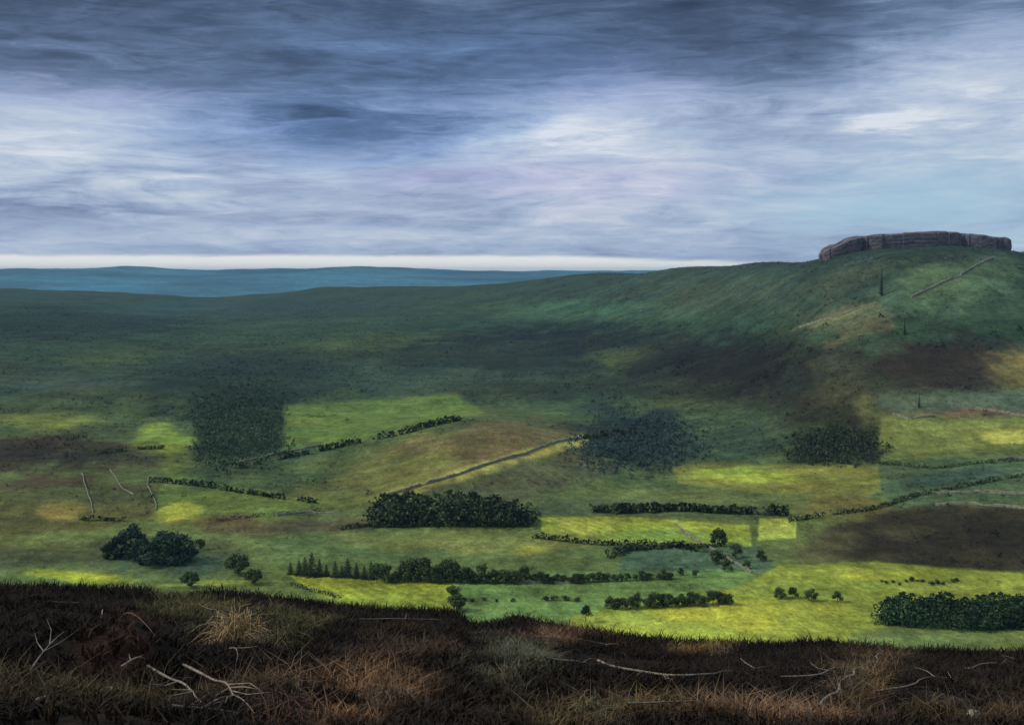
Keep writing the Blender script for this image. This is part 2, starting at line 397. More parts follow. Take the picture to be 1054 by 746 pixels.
M_twig = plain_mat('dead_wood', (.08, .065, .05), (.36, .30, .23), 9, .5, .02)
M_grit = plain_mat('gritstone', (.09, .082, .095), (.19, .172, .192), .10, 1., 4, (1, 1, 1.2))
M_wall = plain_mat('walling_stone', (.10, .10, .075), (.34, .33, .24), .5, .6, .4)
M_boulder = plain_mat('weathered_boulder', (.014, .009, .008), (.060, .033, .027), 2.2, 1., .3)
M_stone = plain_mat('pale_stone', (.10, .095, .08), (.30, .28, .24), 9, .5, .02)

# ------------------------------------------------------------------ ground sheets
def polar_sheet(name, rs, az, colf, mat, split=None):
    R, A = np.meshgrid(rs, az, indexing='ij'); Z = height(R, A)
    X = R * np.sin(A); Y = R * np.cos(A); V = np.stack([X, Y, Z], -1).reshape(-1, 3)
    n, m = R.shape; i = np.arange(n - 1)[:, None] * m + np.arange(m - 1)[None]
    Q = np.stack([i, i + 1, i + m + 1, i + m], -1).reshape(-1, 4)[:, ::-1]
    C = colf(V[:, 0], V[:, 1], V[:, 2])
    outs = []
    if split is None: sets = [(name, np.ones(len(Q), bool))]
    else:
        c = V[Q].mean(1); mk = split(c[:, 0], c[:, 1]); sets = [(name[0], ~mk), (name[1], mk)]
    for nm, mk in sets:
        q = Q[mk]; u, inv = np.unique(q, return_inverse=True)
        me = mesh_np(nm, V[u], quads=inv.reshape(-1, 4), smooth=True); setcol(me, C[u])
        outs.append(link(nm, me, mat, kind='structure'))
    return outs
def az_list(fine, half=25.5):
    a = np.radians(np.concatenate([np.linspace(-180, -90, 31)[:-1], np.linspace(-90, -40, 41)[:-1], np.linspace(-40, -half, 61)[:-1],
        np.linspace(-half, half, fine), np.linspace(half, 40, 61)[1:], np.linspace(40, 90, 41)[1:], np.linspace(90, 180, 31)[1:]]))
    return a
rs1 = np.concatenate([[.02], np.linspace(1, 8, 15), np.linspace(8.1, 60, 420), np.linspace(60.5, 110, 60)])
moor = polar_sheet('moor', rs1, az_list(700), moor_colour, M_moor)[0]
rs2 = np.exp(np.linspace(math.log(110), math.log(330), 30)); rs3 = np.exp(np.linspace(math.log(330), math.log(5600), 640)[1:])
def is_hill(x, y):
    px, _ = project(x, y, 60 + 0 * x); r = np.hypot(x, y)
    return (r > np.interp(px, [-400, 0, 300, 520, 640, 760, 2000], [2900, 2900, 2700, 1900, 1300, 960, 900]) + 25 * fbm(x / 120, y / 120, 3, 5))
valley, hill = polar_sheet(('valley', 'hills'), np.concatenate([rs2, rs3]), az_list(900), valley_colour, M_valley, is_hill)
rs4 = np.concatenate([np.exp(np.linspace(math.log(5600), math.log(13000), 160)), np.exp(np.linspace(math.log(13000), math.log(25000), 14)[1:])])
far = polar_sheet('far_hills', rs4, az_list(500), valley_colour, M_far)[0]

# ------------------------------------------------------------------ trees
def blob_leaves(centres, radii, n, size, rng, squash=.8, c0=(.03, .055, .02), c1=(.07, .11, .035)):
    """small leaf clumps spread through lobes, denser at the surface"""
    V = []; Q = []; C = []
    for k in range(n):
        i = rng.integers(len(centres)); d = rng.normal(size=3); d /= np.linalg.norm(d)
        rad = radii[i] * (rng.random()**.35) * (1 + .18 * rng.normal())
        p = np.array(centres[i]) + d * rad * np.array([1, 1, squash])
        a = rng.normal(size=3); a /= np.linalg.norm(a); b = np.cross(a, d + .4 * rng.normal(size=3)); b /= np.linalg.norm(b) + 1e-9
        s = size * (.6 + .8 * rng.random()); o = len(V)
        V += [p - a * s, p - b * s * .8, p + a * s, p + b * s * .8]; Q.append((o, o + 1, o + 2, o + 3))
        f = rng.random(); cc = np.array(c0) * (1 - f) + np.array(c1) * f; C += [cc] * 4
    return np.array(V), np.array(Q), np.array(C)

def tube(path, rad, sides=6):
    path = np.array(path, float); n = len(path); V = []; Q = []
    for i in range(n):
        t = path[min(i + 1, n - 1)] - path[max(i - 1, 0)]; t /= np.linalg.norm(t) + 1e-9
        u = np.cross(t, (0.13, .2, 1) if abs(t[2]) < .9 else (1, .1, 0)); u /= np.linalg.norm(u); w = np.cross(t, u)
        for k in range(sides):
            an = 2 * PI * k / sides; V.append(path[i] + rad[i] * (math.cos(an) * u + math.sin(an) * w))
    for i in range(n - 1):
        for k in range(sides): Q.append((i * sides + k, i * sides + (k + 1) % sides, (i + 1) * sides + (k + 1) % sides, (i + 1) * sides + k))
    return V, Q
def merge(parts):
    V = []; Q = []; o = 0
    for v, q in parts: V += list(v); Q += [tuple(j + o for j in f) for f in q]; o += len(v)
    return V, Q

def trunk_mesh(h, r, rng, limbs=5, name='trunk'):
    lean = rng.normal(size=2) * .04 * h
    pts = [(lean[0] * t**2, lean[1] * t**2, h * t - .8 * (t == 0)) for t in (0, .1, .35, .6, .8, 1)]
    ps = [tube(pts, [r * 1.4, r, r * .8, r * .6, r * .4, r * .15], 7)]
    for k in range(limbs):
        t = .3 + .5 * (k + .5) / limbs; an = rng.random() * 2 * PI; L = h * .38
        b = np.array((lean[0] * t**2, lean[1] * t**2, h * t)); d = np.array((math.cos(an), math.sin(an), .9))
        ps.append(tube([b, b + d * L * .5, b + d * L * .85 + (0, 0, L * .15)], [r * .4, r * .25, r * .08], 5))
    V, Q = merge(ps); return mesh_np(name, V, quads=Q, smooth=True)

def broadleaf(seed, h=9., w=8., n=1500, skirt=.12, tone=1.0, cc=None):
    rng = np.random.default_rng(seed); cs = []; rs = []
    for k in range(11):
        an = rng.random() * 2 * PI; q = rng.random()**.6; z = rng.uniform(skirt + .18, .82)
        ww = math.sin(PI * min(1, (z - skirt) / (1 - skirt) * .9 + .12))
        cs.append((math.cos(an) * q * w * .34 * ww, math.sin(an) * q * w * .34 * ww, z * h)); rs.append(rng.uniform(.13, .24) * (w + h) / 2)
    c0, c1 = cc or ((.020, .036, .016), (.105, .150, .055))
    V, Q, C = blob_leaves(cs, rs, n, .034 * (h + w) / 2, rng, .8, np.array(c0) * tone, np.array(c1) * tone)
    V[:, 2] = np.maximum(V[:, 2], h * skirt * .5)
    cr = mesh_np('crown', V, quads=Q); setcol(cr, C)
    return trunk_mesh(h * .7, .022 * h, rng), cr
def conifer(seed, h=13., w=5.5, n=1500, ragged=.3):
    rng = np.random.default_rng(seed); V = []; Q = []; C = []
    tiers = 16
    for k in range(n):
        t = rng.random()**1.25; t = (math.floor(t * tiers) + .55 * rng.random()) / tiers
        rad = (w / 2) * (1 - t)**.85 * (1 + ragged * math.sin(5 * t * 9 + seed) * .4) + .1; an = rng.random() * 2 * PI
        an += .25 * math.sin(an * 5 + t * 30); q = rng.random()**.5
        p = np.array((math.cos(an) * rad * q, math.sin(an) * rad * q, h * (.1 + .9 * t) - .35 * rad * q))
        out = np.array((math.cos(an), math.sin(an), -.35)); side = np.array((-math.sin(an), math.cos(an), .3 * rng.normal()))
        s = .06 * h * (.5 + .7 * rng.random()) * (1 - .6 * t); o = len(V)
        V += [p - out * s * .6, p - side * s * .55, p + out * s, p + side * s * .55]; Q.append((o, o + 1, o + 2, o + 3))
        f = rng.random(); C += [np.array((.014, .028, .015)) * (1 - f) + np.array((.055, .088, .036)) * f] * 4
    cr = mesh_np('crown', V, quads=Q); setcol(cr, np.array(C)); 
    return trunk_mesh(h * .97, .017 * h, rng, 0), cr
def bush(seed, h=2.5, w=4., n=420, cc=None):
    rng = np.random.default_rng(seed); cs = []; rs = []
    for k in range(6):
        an = rng.random() * 2 * PI; q = rng.random()
        cs.append((math.cos(an) * q * w * .3, math.sin(an) * q * w * .3, h * rng.uniform(.25, .6))); rs.append(rng.uniform(.28, .42) * h)
    c0, c1 = cc or ((.020, .036, .016), (.09, .125, .045))
    V, Q, C = blob_leaves(cs, rs, n, .07 * h, rng, .8, c0, c1); V[:, 2] = np.maximum(V[:, 2], -.1)
    cr = mesh_np('crown', V, quads=Q); setcol(cr, C); return trunk_mesh(h * .6, .05 * h, rng, 3), cr

GREEN_C = ((.020, .045, .018), (.06, .10, .032))
TEAL_C = ((.018, .040, .026), (.060, .110, .066))
PROTO = {  # kind -> (trunk, crown) meshes
 'oak': [broadleaf(s, 9, w, 1700, skirt=-.04) for s, w in ((1, 9), (2, 12), (3, 8), (4, 10.5), (5, 13))],
 'teal': [broadleaf(s, 11, 14, 2600, skirt=-.06, cc=TEAL_C) for s in (11, 12, 13)],
 'lone': [broadleaf(21, 8.5, 6, 1500, skirt=.22, cc=GREEN_C)],
 'pine': [conifer(s, 13, w, 1700, .9) for s, w in ((31, 7.5), (32, 9), (33, 6.5), (34, 8))],
 'spire': [conifer(41, 26, 7, 1500, .9)],
 'bush': [bush(s) for s in (51, 52, 53)],
}
def plant(name, kind, i, x, y, s=1.0, rz=0., z=None, sq=1.0):
    root = empty(name, (x, y, (gz(x, y) if z is None else z) - .15), rz); root.scale = (s * sq, s * sq, s)
    t, c = PROTO[kind][i % len(PROTO[kind])]
    link('trunk', t, M_bark, root); link('crown', c, M_leaf, root)
    return root
ORD = ['first', 'second', 'third', 'fourth', 'fifth', 'sixth', 'seventh', 'eighth', 'ninth', 'tenth', 'eleventh', 'twelfth', 'thirteenth', 'fourteenth', 'fifteenth', 'sixteenth',
       'seventeenth', 'eighteenth', 'nineteenth', 'twentieth', 'twenty-first', 'twenty-second', 'twenty-third', 'twenty-fourth', 'twenty-fifth', 'twenty-sixth', 'twenty-seventh', 'twenty-eighth',
       'twenty-ninth', 'thirtieth', 'thirty-first', 'thirty-second', 'thirty-third', 'thirty-fourth', 'thirty-fifth', 'thirty-sixth', 'thirty-seventh', 'thirty-eighth', 'thirty-ninth', 'fortieth',
       'forty-first', 'forty-second', 'forty-third', 'forty-fourth', 'forty-fifth', 'forty-sixth', 'forty-seventh', 'forty-eighth']
def row(spec, name, kind, cat, what, where, group, hproto, seed=0):
    """spec: list of (px, py_base, height_px); labels count from the left"""
    rng = np.random.default_rng(seed); spec = sorted(spec); hs = [k[2] for k in spec]; hm = max(hs)
    for i, (px, py, hp) in enumerate(spec):
        x, y, z = hit(px, py); h = hp / F * math.hypot(x, y) * 1.0
        o = plant(name, kind, rng.integers(9), x, y, h / hproto, rng.random() * 6, z)
        size = '' if hp == hm and hs.count(hm) == 1 else ''
        tag(o, f'{size}{what}, {ORD[i]} from the left {where}', cat, group)

rg = np.random.default_rng(5)
# tree line behind the yellow strip field
spec = [(299, 591, 14), (308, 592, 17), (314, 592, 20), (321, 593, 26), (329, 593, 19), (336, 593, 13), (345, 594, 18), (352, 594, 14), (358, 594, 21), (367, 595, 17), (375, 596, 15), (382, 596, 20)]
row(spec, 'conifer_tree', 'pine', 'tree', 'dark pointed conifer', 'behind the yellow strip field', 'conifers behind the yellow strip field', 13, 1)
spec = []
x = 388
while x < 600:
    hp = (23 if x < 470 else 17 if x < 540 else 11) * rg.choice([.65, .8, 1., 1.1]) * rg.uniform(.9, 1.1); spec.append((x, 599 + (x - 388) * .004 + rg.uniform(-1.5, 1.5), round(hp, 1))); x += hp * rg.uniform(.25, .5)
row(spec[:44], 'broadleaf_tree', 'oak', 'tree', 'bushy tree', 'in the hedgerow by the conifers', 'bushy trees of the long hedgerow', 9, 2)
row([(466, 618, 20), (470, 629, 22)], 'broadleaf_tree', 'oak', 'tree', 'dark bushy tree', 'at the end of the yellow strip', 'trees ending the strip field', 9, 3)
# teal grove on the left
row([(118, 574, 24), (134, 570, 30), (146, 578, 26), (158, 582, 32), (172, 580, 34), (186, 578, 32)], 'broadleaf_tree', 'teal', 'tree', 'blue-green round crowned tree', 'in the grove at the left', 'grove trees at the left', 11, 4)
x, y, z = hit(206, 566); tag(plant('broadleaf_tree', 'oak', 2, x, y, 14 / F * math.hypot(x, y) / 9, 1, z), 'small olive tree just right of the blue-green grove', 'tree')
for px_, py_, hp, lb in [(246, 591, 24, 'dark round tree standing alone between the grove and the conifers'), (262, 601, 18, 'dark shaggy tree at the moor edge below the lone round tree'), (197, 604, 18, 'low dark tree at the moor edge below the blue-green grove')]:
    x, y, z = hit(px_, py_); tag(plant('broadleaf_tree', 'oak', 1, x, y, hp / F * math.hypot(x, y) / 9, 1, z), lb, 'tree')
# lone tree
x, y, z = hit(603, 641); tag(plant('broadleaf_tree', 'lone', 0, x, y, 20 / F * math.hypot(x, y) / 8.5, 0, z), 'small oval tree with a bare trunk alone in the field above the moor edge', 'tree')
# row above the bright field, middle right
spec = []; x = 628
while x < 748:
    hp = rg.uniform(12, 19) if x > 650 else rg.uniform(13, 17); spec.append((x, 627 - (x - 628) * .045 + rg.uniform(-1, 1), round(hp, 1))); x += hp * rg.uniform(.35, .65)
row(spec, 'broadleaf_tree', 'oak', 'tree', 'green bushy tree', 'in the row above the bright field', 'row above the bright right field', 9, 7)
row([(803, 616, 13), (816, 616, 15), (835, 619, 16), (862, 620, 15)], 'broadleaf_tree', 'oak', 'tree', 'small dark tree', 'of four in the bright right field', 'four spaced field trees', 9, 8)
# scrub rising from the bright field to the small bright square
row([(700, 592, 9), (716, 594, 10), (737, 580, 16), (741, 562, 20), (749, 588, 14), (757, 574, 18), (769, 585, 12), (783, 577, 12)], 'broadleaf_tree', 'oak', 'tree', 'mid green scrubby tree', 'below the small bright square field', 'scrub trees right of centre', 9, 9)
row([(478, 618, 5), (486, 619, 6), (497, 618, 5), (512, 619, 4), (528, 619, 5), (562, 618, 7), (570, 618, 7), (583, 618, 8), (594, 619, 6)], 'field_bush', 'bush', 'bush', 'low green bush', 'in the line left of the oval tree', 'broken hedge bushes', 2.5, 10)
spec = [(906 + k * 6.6 + rg.uniform(-2, 2), 600 + rg.uniform(-2.5, 2.5), round(rg.uniform(3, 6), 1)) for k in range(13)]
row(spec, 'field_bush', 'bush', 'bush', 'tiny dark gorse bush', 'on the yellow field above the wood', 'gorse bushes on the yellow field', 2.5, 11)
row([(603 + k * 7.4 + rg.uniform(-2, 2), 599 - k * .25, round(rg.uniform(8, 12.5), 1)) for k in range(13)], 'broadleaf_tree', 'oak', 'tree', 'low bushy tree', 'in the faint line above the green field', 'faint tree line right of the long hedgerow', 9, 12)
# hillside spires
x, y, z = hit(907, 305, 900); tag(plant('conifer_tree', 'spire', 0, x, y, 27 / F * math.hypot(x, y) / 26, 0, z, .5), 'tall thin dark tree standing alone on the slope below the crag', 'tree')
x, y, z = hit(931, 345, 900); tag(plant('conifer_tree', 'spire', 0, x, y, 19 / F * math.hypot(x, y) / 26, 2, z, .5), 'thin dark tree half way down the hillside under the crag', 'tree')
x, y, z = hit(946, 420, 800); tag(plant('conifer_tree', 'spire', 0, x, y, 17 / F * math.hypot(x, y) / 26, 3, z, .5), 'thin dark tree below the brown heather of the right hillside', 'tree')

# woods that read as one mass
def wood(name, soft, box, n, hgt, kind, label, seed, lo=330, cc=None, leaves=60):
    """soft(px, py) -> chance of a tree there"""
    rng = np.random.default_rng(seed); VV = []; QQ = []; CC = []; o = 0
    pts = []; tries = 0
    while len(pts) < n and tries < n * 14:
        tries += 1
        px = rng.uniform(box[0], box[2]); py = rng.uniform(box[1], box[3])
        if rng.random() < soft(px + 7 * fbm(np.array([px / 17]), np.array([py / 9]), 3, seed)[0], py + 3 * fbm(np.array([px / 13]), np.array([py / 9]), 3, seed + 1)[0]): pts.append(hit(px, py, lo, 6000, 1000))
    for x, y, z in pts:
        h = hgt * rng.uniform(.5, 1.45); w = h * (rng.uniform(.8, 1.5) if kind != 'pine' else .5)
        m = leaves; an = rng.random(m) * 2 * PI
        if kind == 'pine':
            t = rng.random(m)**1.2; q = (1 - t) * w * .55 * rng.random(m)**.4; zz = h * (.02 + .98 * t)
        else:
            t = rng.random(m); q = w * .55 * np.sqrt(np.clip(1 - (2 * t - .8)**2, .05, 1)) * rng.random(m)**.4; zz = h * (.02 + .94 * t)
        P = np.stack([x + np.cos(an) * q, y + np.sin(an) * q, z + zz], 1)
        a = rng.normal(size=(m, 3)); a /= np.linalg.norm(a, axis=1)[:, None]; b = rng.normal(size=(m, 3)); b = np.cross(a, b); b /= np.linalg.norm(b, axis=1)[:, None]
        s = (h * .11 * (.6 + .8 * rng.random(m)))[:, None] * math.sqrt(60 / m)
        VV.append(np.stack([P - a * s, P - b * s * .8, P + a * s, P + b * s * .8], 1).reshape(-1, 3)); QQ.append(np.arange(4 * m).reshape(-1, 4) + o); o += 4 * m
        c0, c1 = cc or ((.012, .022, .012), (.036, .058, .024)); f = rng.random(m)[:, None]; tone = rng.uniform(.45, 1.9) * (.7 + .6 * vnoise(np.array([x / 40]), np.array([y / 40]), 3)[0])
        CC.append(np.repeat((np.array(c0) * (1 - f) + np.array(c1) * f) * tone, 4, 0))
    me = mesh_np(name, np.concatenate(VV), quads=np.concatenate(QQ)); setcol(me, np.concatenate(CC))
    return tag(link(name, me, M_leaf), label, 'scrub' if name == 'scrub' else 'wood', kind='stuff')  # scrub here is the dark patches that stand in for cloud shadow
ell = lambda cx, cy, rx, ry, p=1.6: (lambda x, y: float(np.clip(p * (1.05 - math.hypot((x - cx) / rx, (y - cy) / ry)), 0, 1)))
pol = lambda P, so=6: (lambda x, y: float(np.clip(.5 + inpoly_sd(np.array([x]), np.array([y]), P)[0] / so, 0, 1)))
wood('woodland', pol([(385, 541), (388, 530), (420, 528), (505, 529), (530, 536), (545, 541)], 2), (380, 524, 550, 543), 260, 10.5, 'oak', 'dark lens shaped wood in the valley below the brown knoll', 1, leaves=150, cc=((.012, .022, .012), (.050, .074, .030)))
wood('woodland', pol([(897, 643), (925, 635), (1000, 631), (1110, 630), (1110, 647), (980, 648), (930, 645)], 2), (893, 624, 1110, 650), 260, 7.5, 'oak', 'dark green wood along the lower right behind the moor edge', 2, leaves=220, cc=((.014, .034, .018), (.052, .100, .044)))
wood('scrub', pol([(200, 420), (214, 408), (236, 408), (250, 397), (280, 400), (288, 420), (284, 444), (292, 458), (262, 470), (232, 476), (204, 468), (208, 444)], 30), (180, 378, 312, 492), 2200, 2.1, 'oak', 'square cloud shadow built as dark low scrub on the left middle slope', 3, leaves=11, cc=((.030, .052, .028), (.064, .102, .048)))  # dark scrub stands in for cloud shadow on this slope
wood('scrub', ell(858, 461, 60, 21, 1.6), (785, 436, 930, 486), 1000, 2.1, 'oak', 'cloud shadow built as dark low scrub at the foot of the right hill', 4, leaves=11, cc=((.022, .038, .020), (.056, .080, .040)))  # cloud shadow at the hill foot, made of dark scrub
wood('scrub', pol([(592, 462), (604, 448), (640, 436), (668, 434), (700, 440), (722, 452), (716, 466), (680, 480), (640, 478), (606, 472)], 34), (565, 418, 750, 498), 1500, 2.0, 'oak', 'cloud shadow built as blue-grey low scrub on the slope right of the knoll', 6, leaves=11, cc=((.022, .042, .040), (.048, .080, .072)))  # cloud shadow beside the knoll, made of blue-grey scrub
def scatter(n, label, seed):
    """low scrub and rushes over the rough ground of the valley and hillsides"""
    rng = np.random.default_rng(seed); r = np.exp(rng.uniform(math.log(430), math.log(3200), n)); a = np.radians(rng.uniform(-27, 27, n)); X = r * np.sin(a); Y = r * np.cos(a)
    Z = gzs(X, Y); C = valley_colour(X, Y, Z); lum = C.mean(1); den = fbm(X / 60, Y / 60, 3, 7)
    k = rng.random(n) < np.clip((.13 - lum) / .1, .05, 1) * np.clip(.5 + 1.6 * den, .04, 1); X, Y, Z, C, r = X[k], Y[k], Z[k], C[k], r[k]; n = len(X); m = 12
    h = (rng.uniform(.5, 1.5, n) * np.clip(r / 1000, .7, 1.25) * np.where((rng.random(n) < .05) & (r < 1400), 2.2, 1))[:, None]
    P = np.stack([X[:, None] + rng.normal(size=(n, m)) * h * .5, Y[:, None] + rng.normal(size=(n, m)) * h * .5, Z[:, None] + rng.random((n, m)) * h], -1).reshape(-1, 3)
    a = rng.normal(size=P.shape); a /= np.linalg.norm(a, axis=1)[:, None]; b = np.cross(a, rng.normal(size=P.shape)); b /= np.linalg.norm(b, axis=1)[:, None]
    s = np.repeat(h[:, 0] * .28, m)[:, None]
    V = np.stack([P - a * s, P - b * s * .8, P + a * s, P + b * s * .8], 1).reshape(-1, 3)
    cc = C * np.array((.80, .84, .84)) * (rng.uniform(.5, 1.25, n) + .25 * sst(r, 1000, 2200))[:, None]
    me = mesh_np('scrub', V, quads=np.arange(len(V)).reshape(-1, 4)); setcol(me, np.repeat(cc, m * 4, 0))
    tag(link('scrub', me, M_leaf), label, 'scrub', kind='stuff')
scatter(60000, 'low dark scrub and rushes scattered over the rough valley pastures and hillsides', 8)

# ------------------------------------------------------------------ hedges and walls
def path3(pts, step):
    W = [hit(px, py, lo) for (px, py), lo in pts]
    W = np.array(W); seg = np.hypot(*np.diff(W[:, :2], axis=0).T); s = np.concatenate([[0], np.cumsum(seg)])
    t = np.arange(0, s[-1], step); X = np.interp(t, s, W[:, 0]); Y = np.interp(t, s, W[:, 1])
    return X, Y, t
def hedge(pts, h, w, label, seed, dens=5, lo=400, cc=None, name='hedge'):
    rng = np.random.default_rng(seed); X, Y, t = path3([(p, lo) for p in pts], 1.0)
    X = X + 2.5 * fbm(t / 30, t * 0 + seed, 3, seed); Y = Y + 2.5 * fbm(t / 30, t * 0 + seed + 9, 3, seed)
    m = len(X) * dens; i = rng.integers(0, len(X), m); hh = h * (1 + .55 * fbm(t / 9, t * 0, 3, seed + 2))[i]; q = rng.random(m)
    gap = fbm(t / 22, t * 0 + 3, 2, seed + 5)[i] > -.55
    P = np.stack([X[i] + rng.normal(size=m) * w * .4, Y[i] + rng.normal(size=m) * w * .4, gzs(X, Y)[i] + q * hh], 1)[gap]; m = len(P)
    a = rng.normal(size=(m, 3)); a /= np.linalg.norm(a, axis=1)[:, None]; b = np.cross(a, rng.normal(size=(m, 3))); b /= np.linalg.norm(b, axis=1)[:, None]
    s = (.28 * h * (.6 + .8 * rng.random(m)))[:, None]
    V = np.stack([P - a * s, P - b * s * .8, P + a * s, P + b * s * .8], 1).reshape(-1, 3)
    c0, c1 = cc or ((.018, .032, .016), (.075, .102, .040)); f = rng.random(m)[:, None]
    me = mesh_np(name, V, quads=np.arange(4 * m).reshape(-1, 4)); setcol(me, np.repeat(np.array(c0) * (1 - f) + np.array(c1) * f, 4, 0))
    return tag(link(name, me, M_leaf), label, 'hedge')
def wall(pts, h, w, label, seed, lo=400):
    rng = np.random.default_rng(seed); X, Y, t = path3([(p, lo) for p in pts], 2.5)
    X = X + 2 * fbm(t / 40, t * 0 + seed, 3, seed); Y = Y + 2 * fbm(t / 40, t * 0 + seed + 9, 3, seed)
    tx = np.gradient(X); ty = np.gradient(Y); L = np.hypot(tx, ty); nx, ny = -ty / L, tx / L; z = gzs(X, Y)
    n = len(X); hh = h * (1 + .35 * fbm(t / 7, t * 0, 3, seed + 3)) * np.where(fbm(t / 26, t * 0, 2, seed + 7) < -.6, .35, 1) + .12 * rng.normal(size=n)
    prof = [(-.5, -.8, 0), (-.36, 1, 0), (-.2, 1.12, 0), (.2, 1.12, 0), (.36, 1, 0), (.5, -.8, 0)]
    V = np.stack([np.stack([X + nx * w * a, Y + ny * w * a, z + (hh * b if b > 0 else b)], 1) for a, b, _ in prof], 1).reshape(-1, 3)
    V += rng.normal(size=V.shape) * .06; Q = []
    for i in range(n - 1):
        for k in range(5): Q.append((i * 6 + k, i * 6 + k + 1, i * 6 + 7 + k, i * 6 + 6 + k))
    Q.append((0, 1, 4, 5)); Q.append((1, 2, 3, 4)); e = (n - 1) * 6; Q.append((e, e + 5, e + 4, e + 1)); Q.append((e + 1, e + 4, e + 3, e + 2))
    return tag(link('dry_stone_wall', mesh_np('dry_stone_wall', V, quads=Q), M_wall), label, 'stone wall', kind='thing')
hedge([(240, 482), (300, 470), (360, 458), (420, 446), (474, 433)], 4.5, 3, 'dark hedge climbing right towards the top of the brown knoll', 1, 6)
hedge([(158, 496), (200, 500), (250, 508), (290, 514), (326, 518)], 3.2, 2.5, 'dark hedge slanting down right below the square dark patch', 2, 6)
hedge([(103, 467), (135, 463), (170, 462)], 3, 2.5, 'short dark hedge on the brown ground at far left', 3, 6)
hedge([(82, 535), (110, 536), (136, 537)], 2.6, 2.5, 'short dark hedge left of the yellow blob field, above the grove', 4, 6)
hedge([(202, 541), (240, 534), (285, 530), (330, 526)], 1.8, 2, 'low brown hedge in front of the yellow blob field', 5, 6, cc=((.03, .028, .018), (.08, .07, .045)))
hedge([(600, 527), (640, 528), (700, 526), (760, 529), (808, 531)], 5, 3, 'thick dark hedge above the bright yellow field right of centre', 6, 9)
hedge([(552, 553), (600, 560), (650, 562), (700, 563), (740, 563)], 2.6, 2.5, 'low hedge along the bottom of the bright yellow centre field', 7, 7)
hedge([(812, 537), (850, 532), (900, 524), (950, 510), (1000, 500), (1056, 490)], 2.6, 2.5, 'dark hedge curving up right from the brown heather field', 8, 7)
hedge([(908, 478), (960, 483), (1000, 478), (1060, 474)], 2.2, 2.2, 'thin dark hedge across the grey-green right field', 9, 6)
hedge([(622, 575), (650, 566), (700, 563), (722, 568)], 3.4, 3, 'arched dark hedge round the grey-green pasture right of centre', 10, 7)
hedge([(300, 603), (330, 611), (360, 620)], 1.6, 2, 'low hedge at the moor edge below the yellow strip field', 12, 6)
hedge([(345, 545), (380, 541), (420, 543), (480, 543), (548, 543)], 2.6, 2.5, 'low dark hedge along the foot of the lens shaped wood', 13, 7)
hedge([(600, 452), (630, 448), (660, 446)], 4, 3, 'ragged dark hedge at the right end of the pale knoll wall', 14, 7)
wall([(396, 511), (460, 493), (540, 469), (598, 452)], 1.7, 1.4, 'pale stone wall climbing right across the front of the brown knoll', 1)
wall([(245, 477), (285, 467), (330, 459)], 1.4, 1.4, 'short pale stone wall just above the long knoll hedge', 2)
wall([(284, 531), (310, 528), (350, 529)], 1.3, 1.4, 'short pale stone wall right of the yellow blob field', 3)
wall([(84, 487), (92, 512), (96, 534)], 0.8, .6, 'stone wall leftmost of three running down the brown slope', 4)
wall([(112, 483), (124, 500), (138, 510)], 0.8, .6, 'stone wall in the middle of three running down the brown slope', 5)
wall([(150, 492), (157, 508), (160, 526)], 0.8, .6, 'stone wall rightmost of three, beside the yellow blob field', 6)
wall([(823, 337), (860, 327), (903, 313)], 1.8, 1.8, 'pale stone wall climbing the slope below the left end of the crag', 7, 900)
wall([(938, 307), (960, 297), (990, 283), (1023, 267)], 1.9, 1.8, 'stone wall running up the green slope to the right end of the crag', 8, 900)
wall([(958, 508), (985, 508), (1004, 507), (1070, 510)], 1.3, 1.3, 'pale stone wall, upper of two at the right edge above the brown heather field', 9)
wall([(960, 520), (1000, 519), (1030, 521), (1066, 525)], 1.3, 1.3, 'pale stone wall along the top edge of the brown heather field', 10)
wall([(1000, 421), (1030, 424), (1068, 430)], 1.5, 1.4, 'stone wall at the right edge below the brown heather hillside', 11, 800)
wall([(1028, 475), (1045, 472), (1072, 471)], 1.4, 1.4, 'short stone wall at the right edge between the green pastures', 12)
wall([(918, 426), (936, 431), (965, 428)], 1.3, 1.3, 'broken stone wall at the hill foot right of the dark patch', 13, 800)
wall([(694, 540), (712, 553), (745, 570), (776, 590)], 1.0, 1.0, 'thin stone wall slanting down through the scrub right of centre', 14)
wall([(474, 596), (520, 600), (600, 600)], 1.0, 1.0, 'low stone wall just below the long hedgerow', 15)

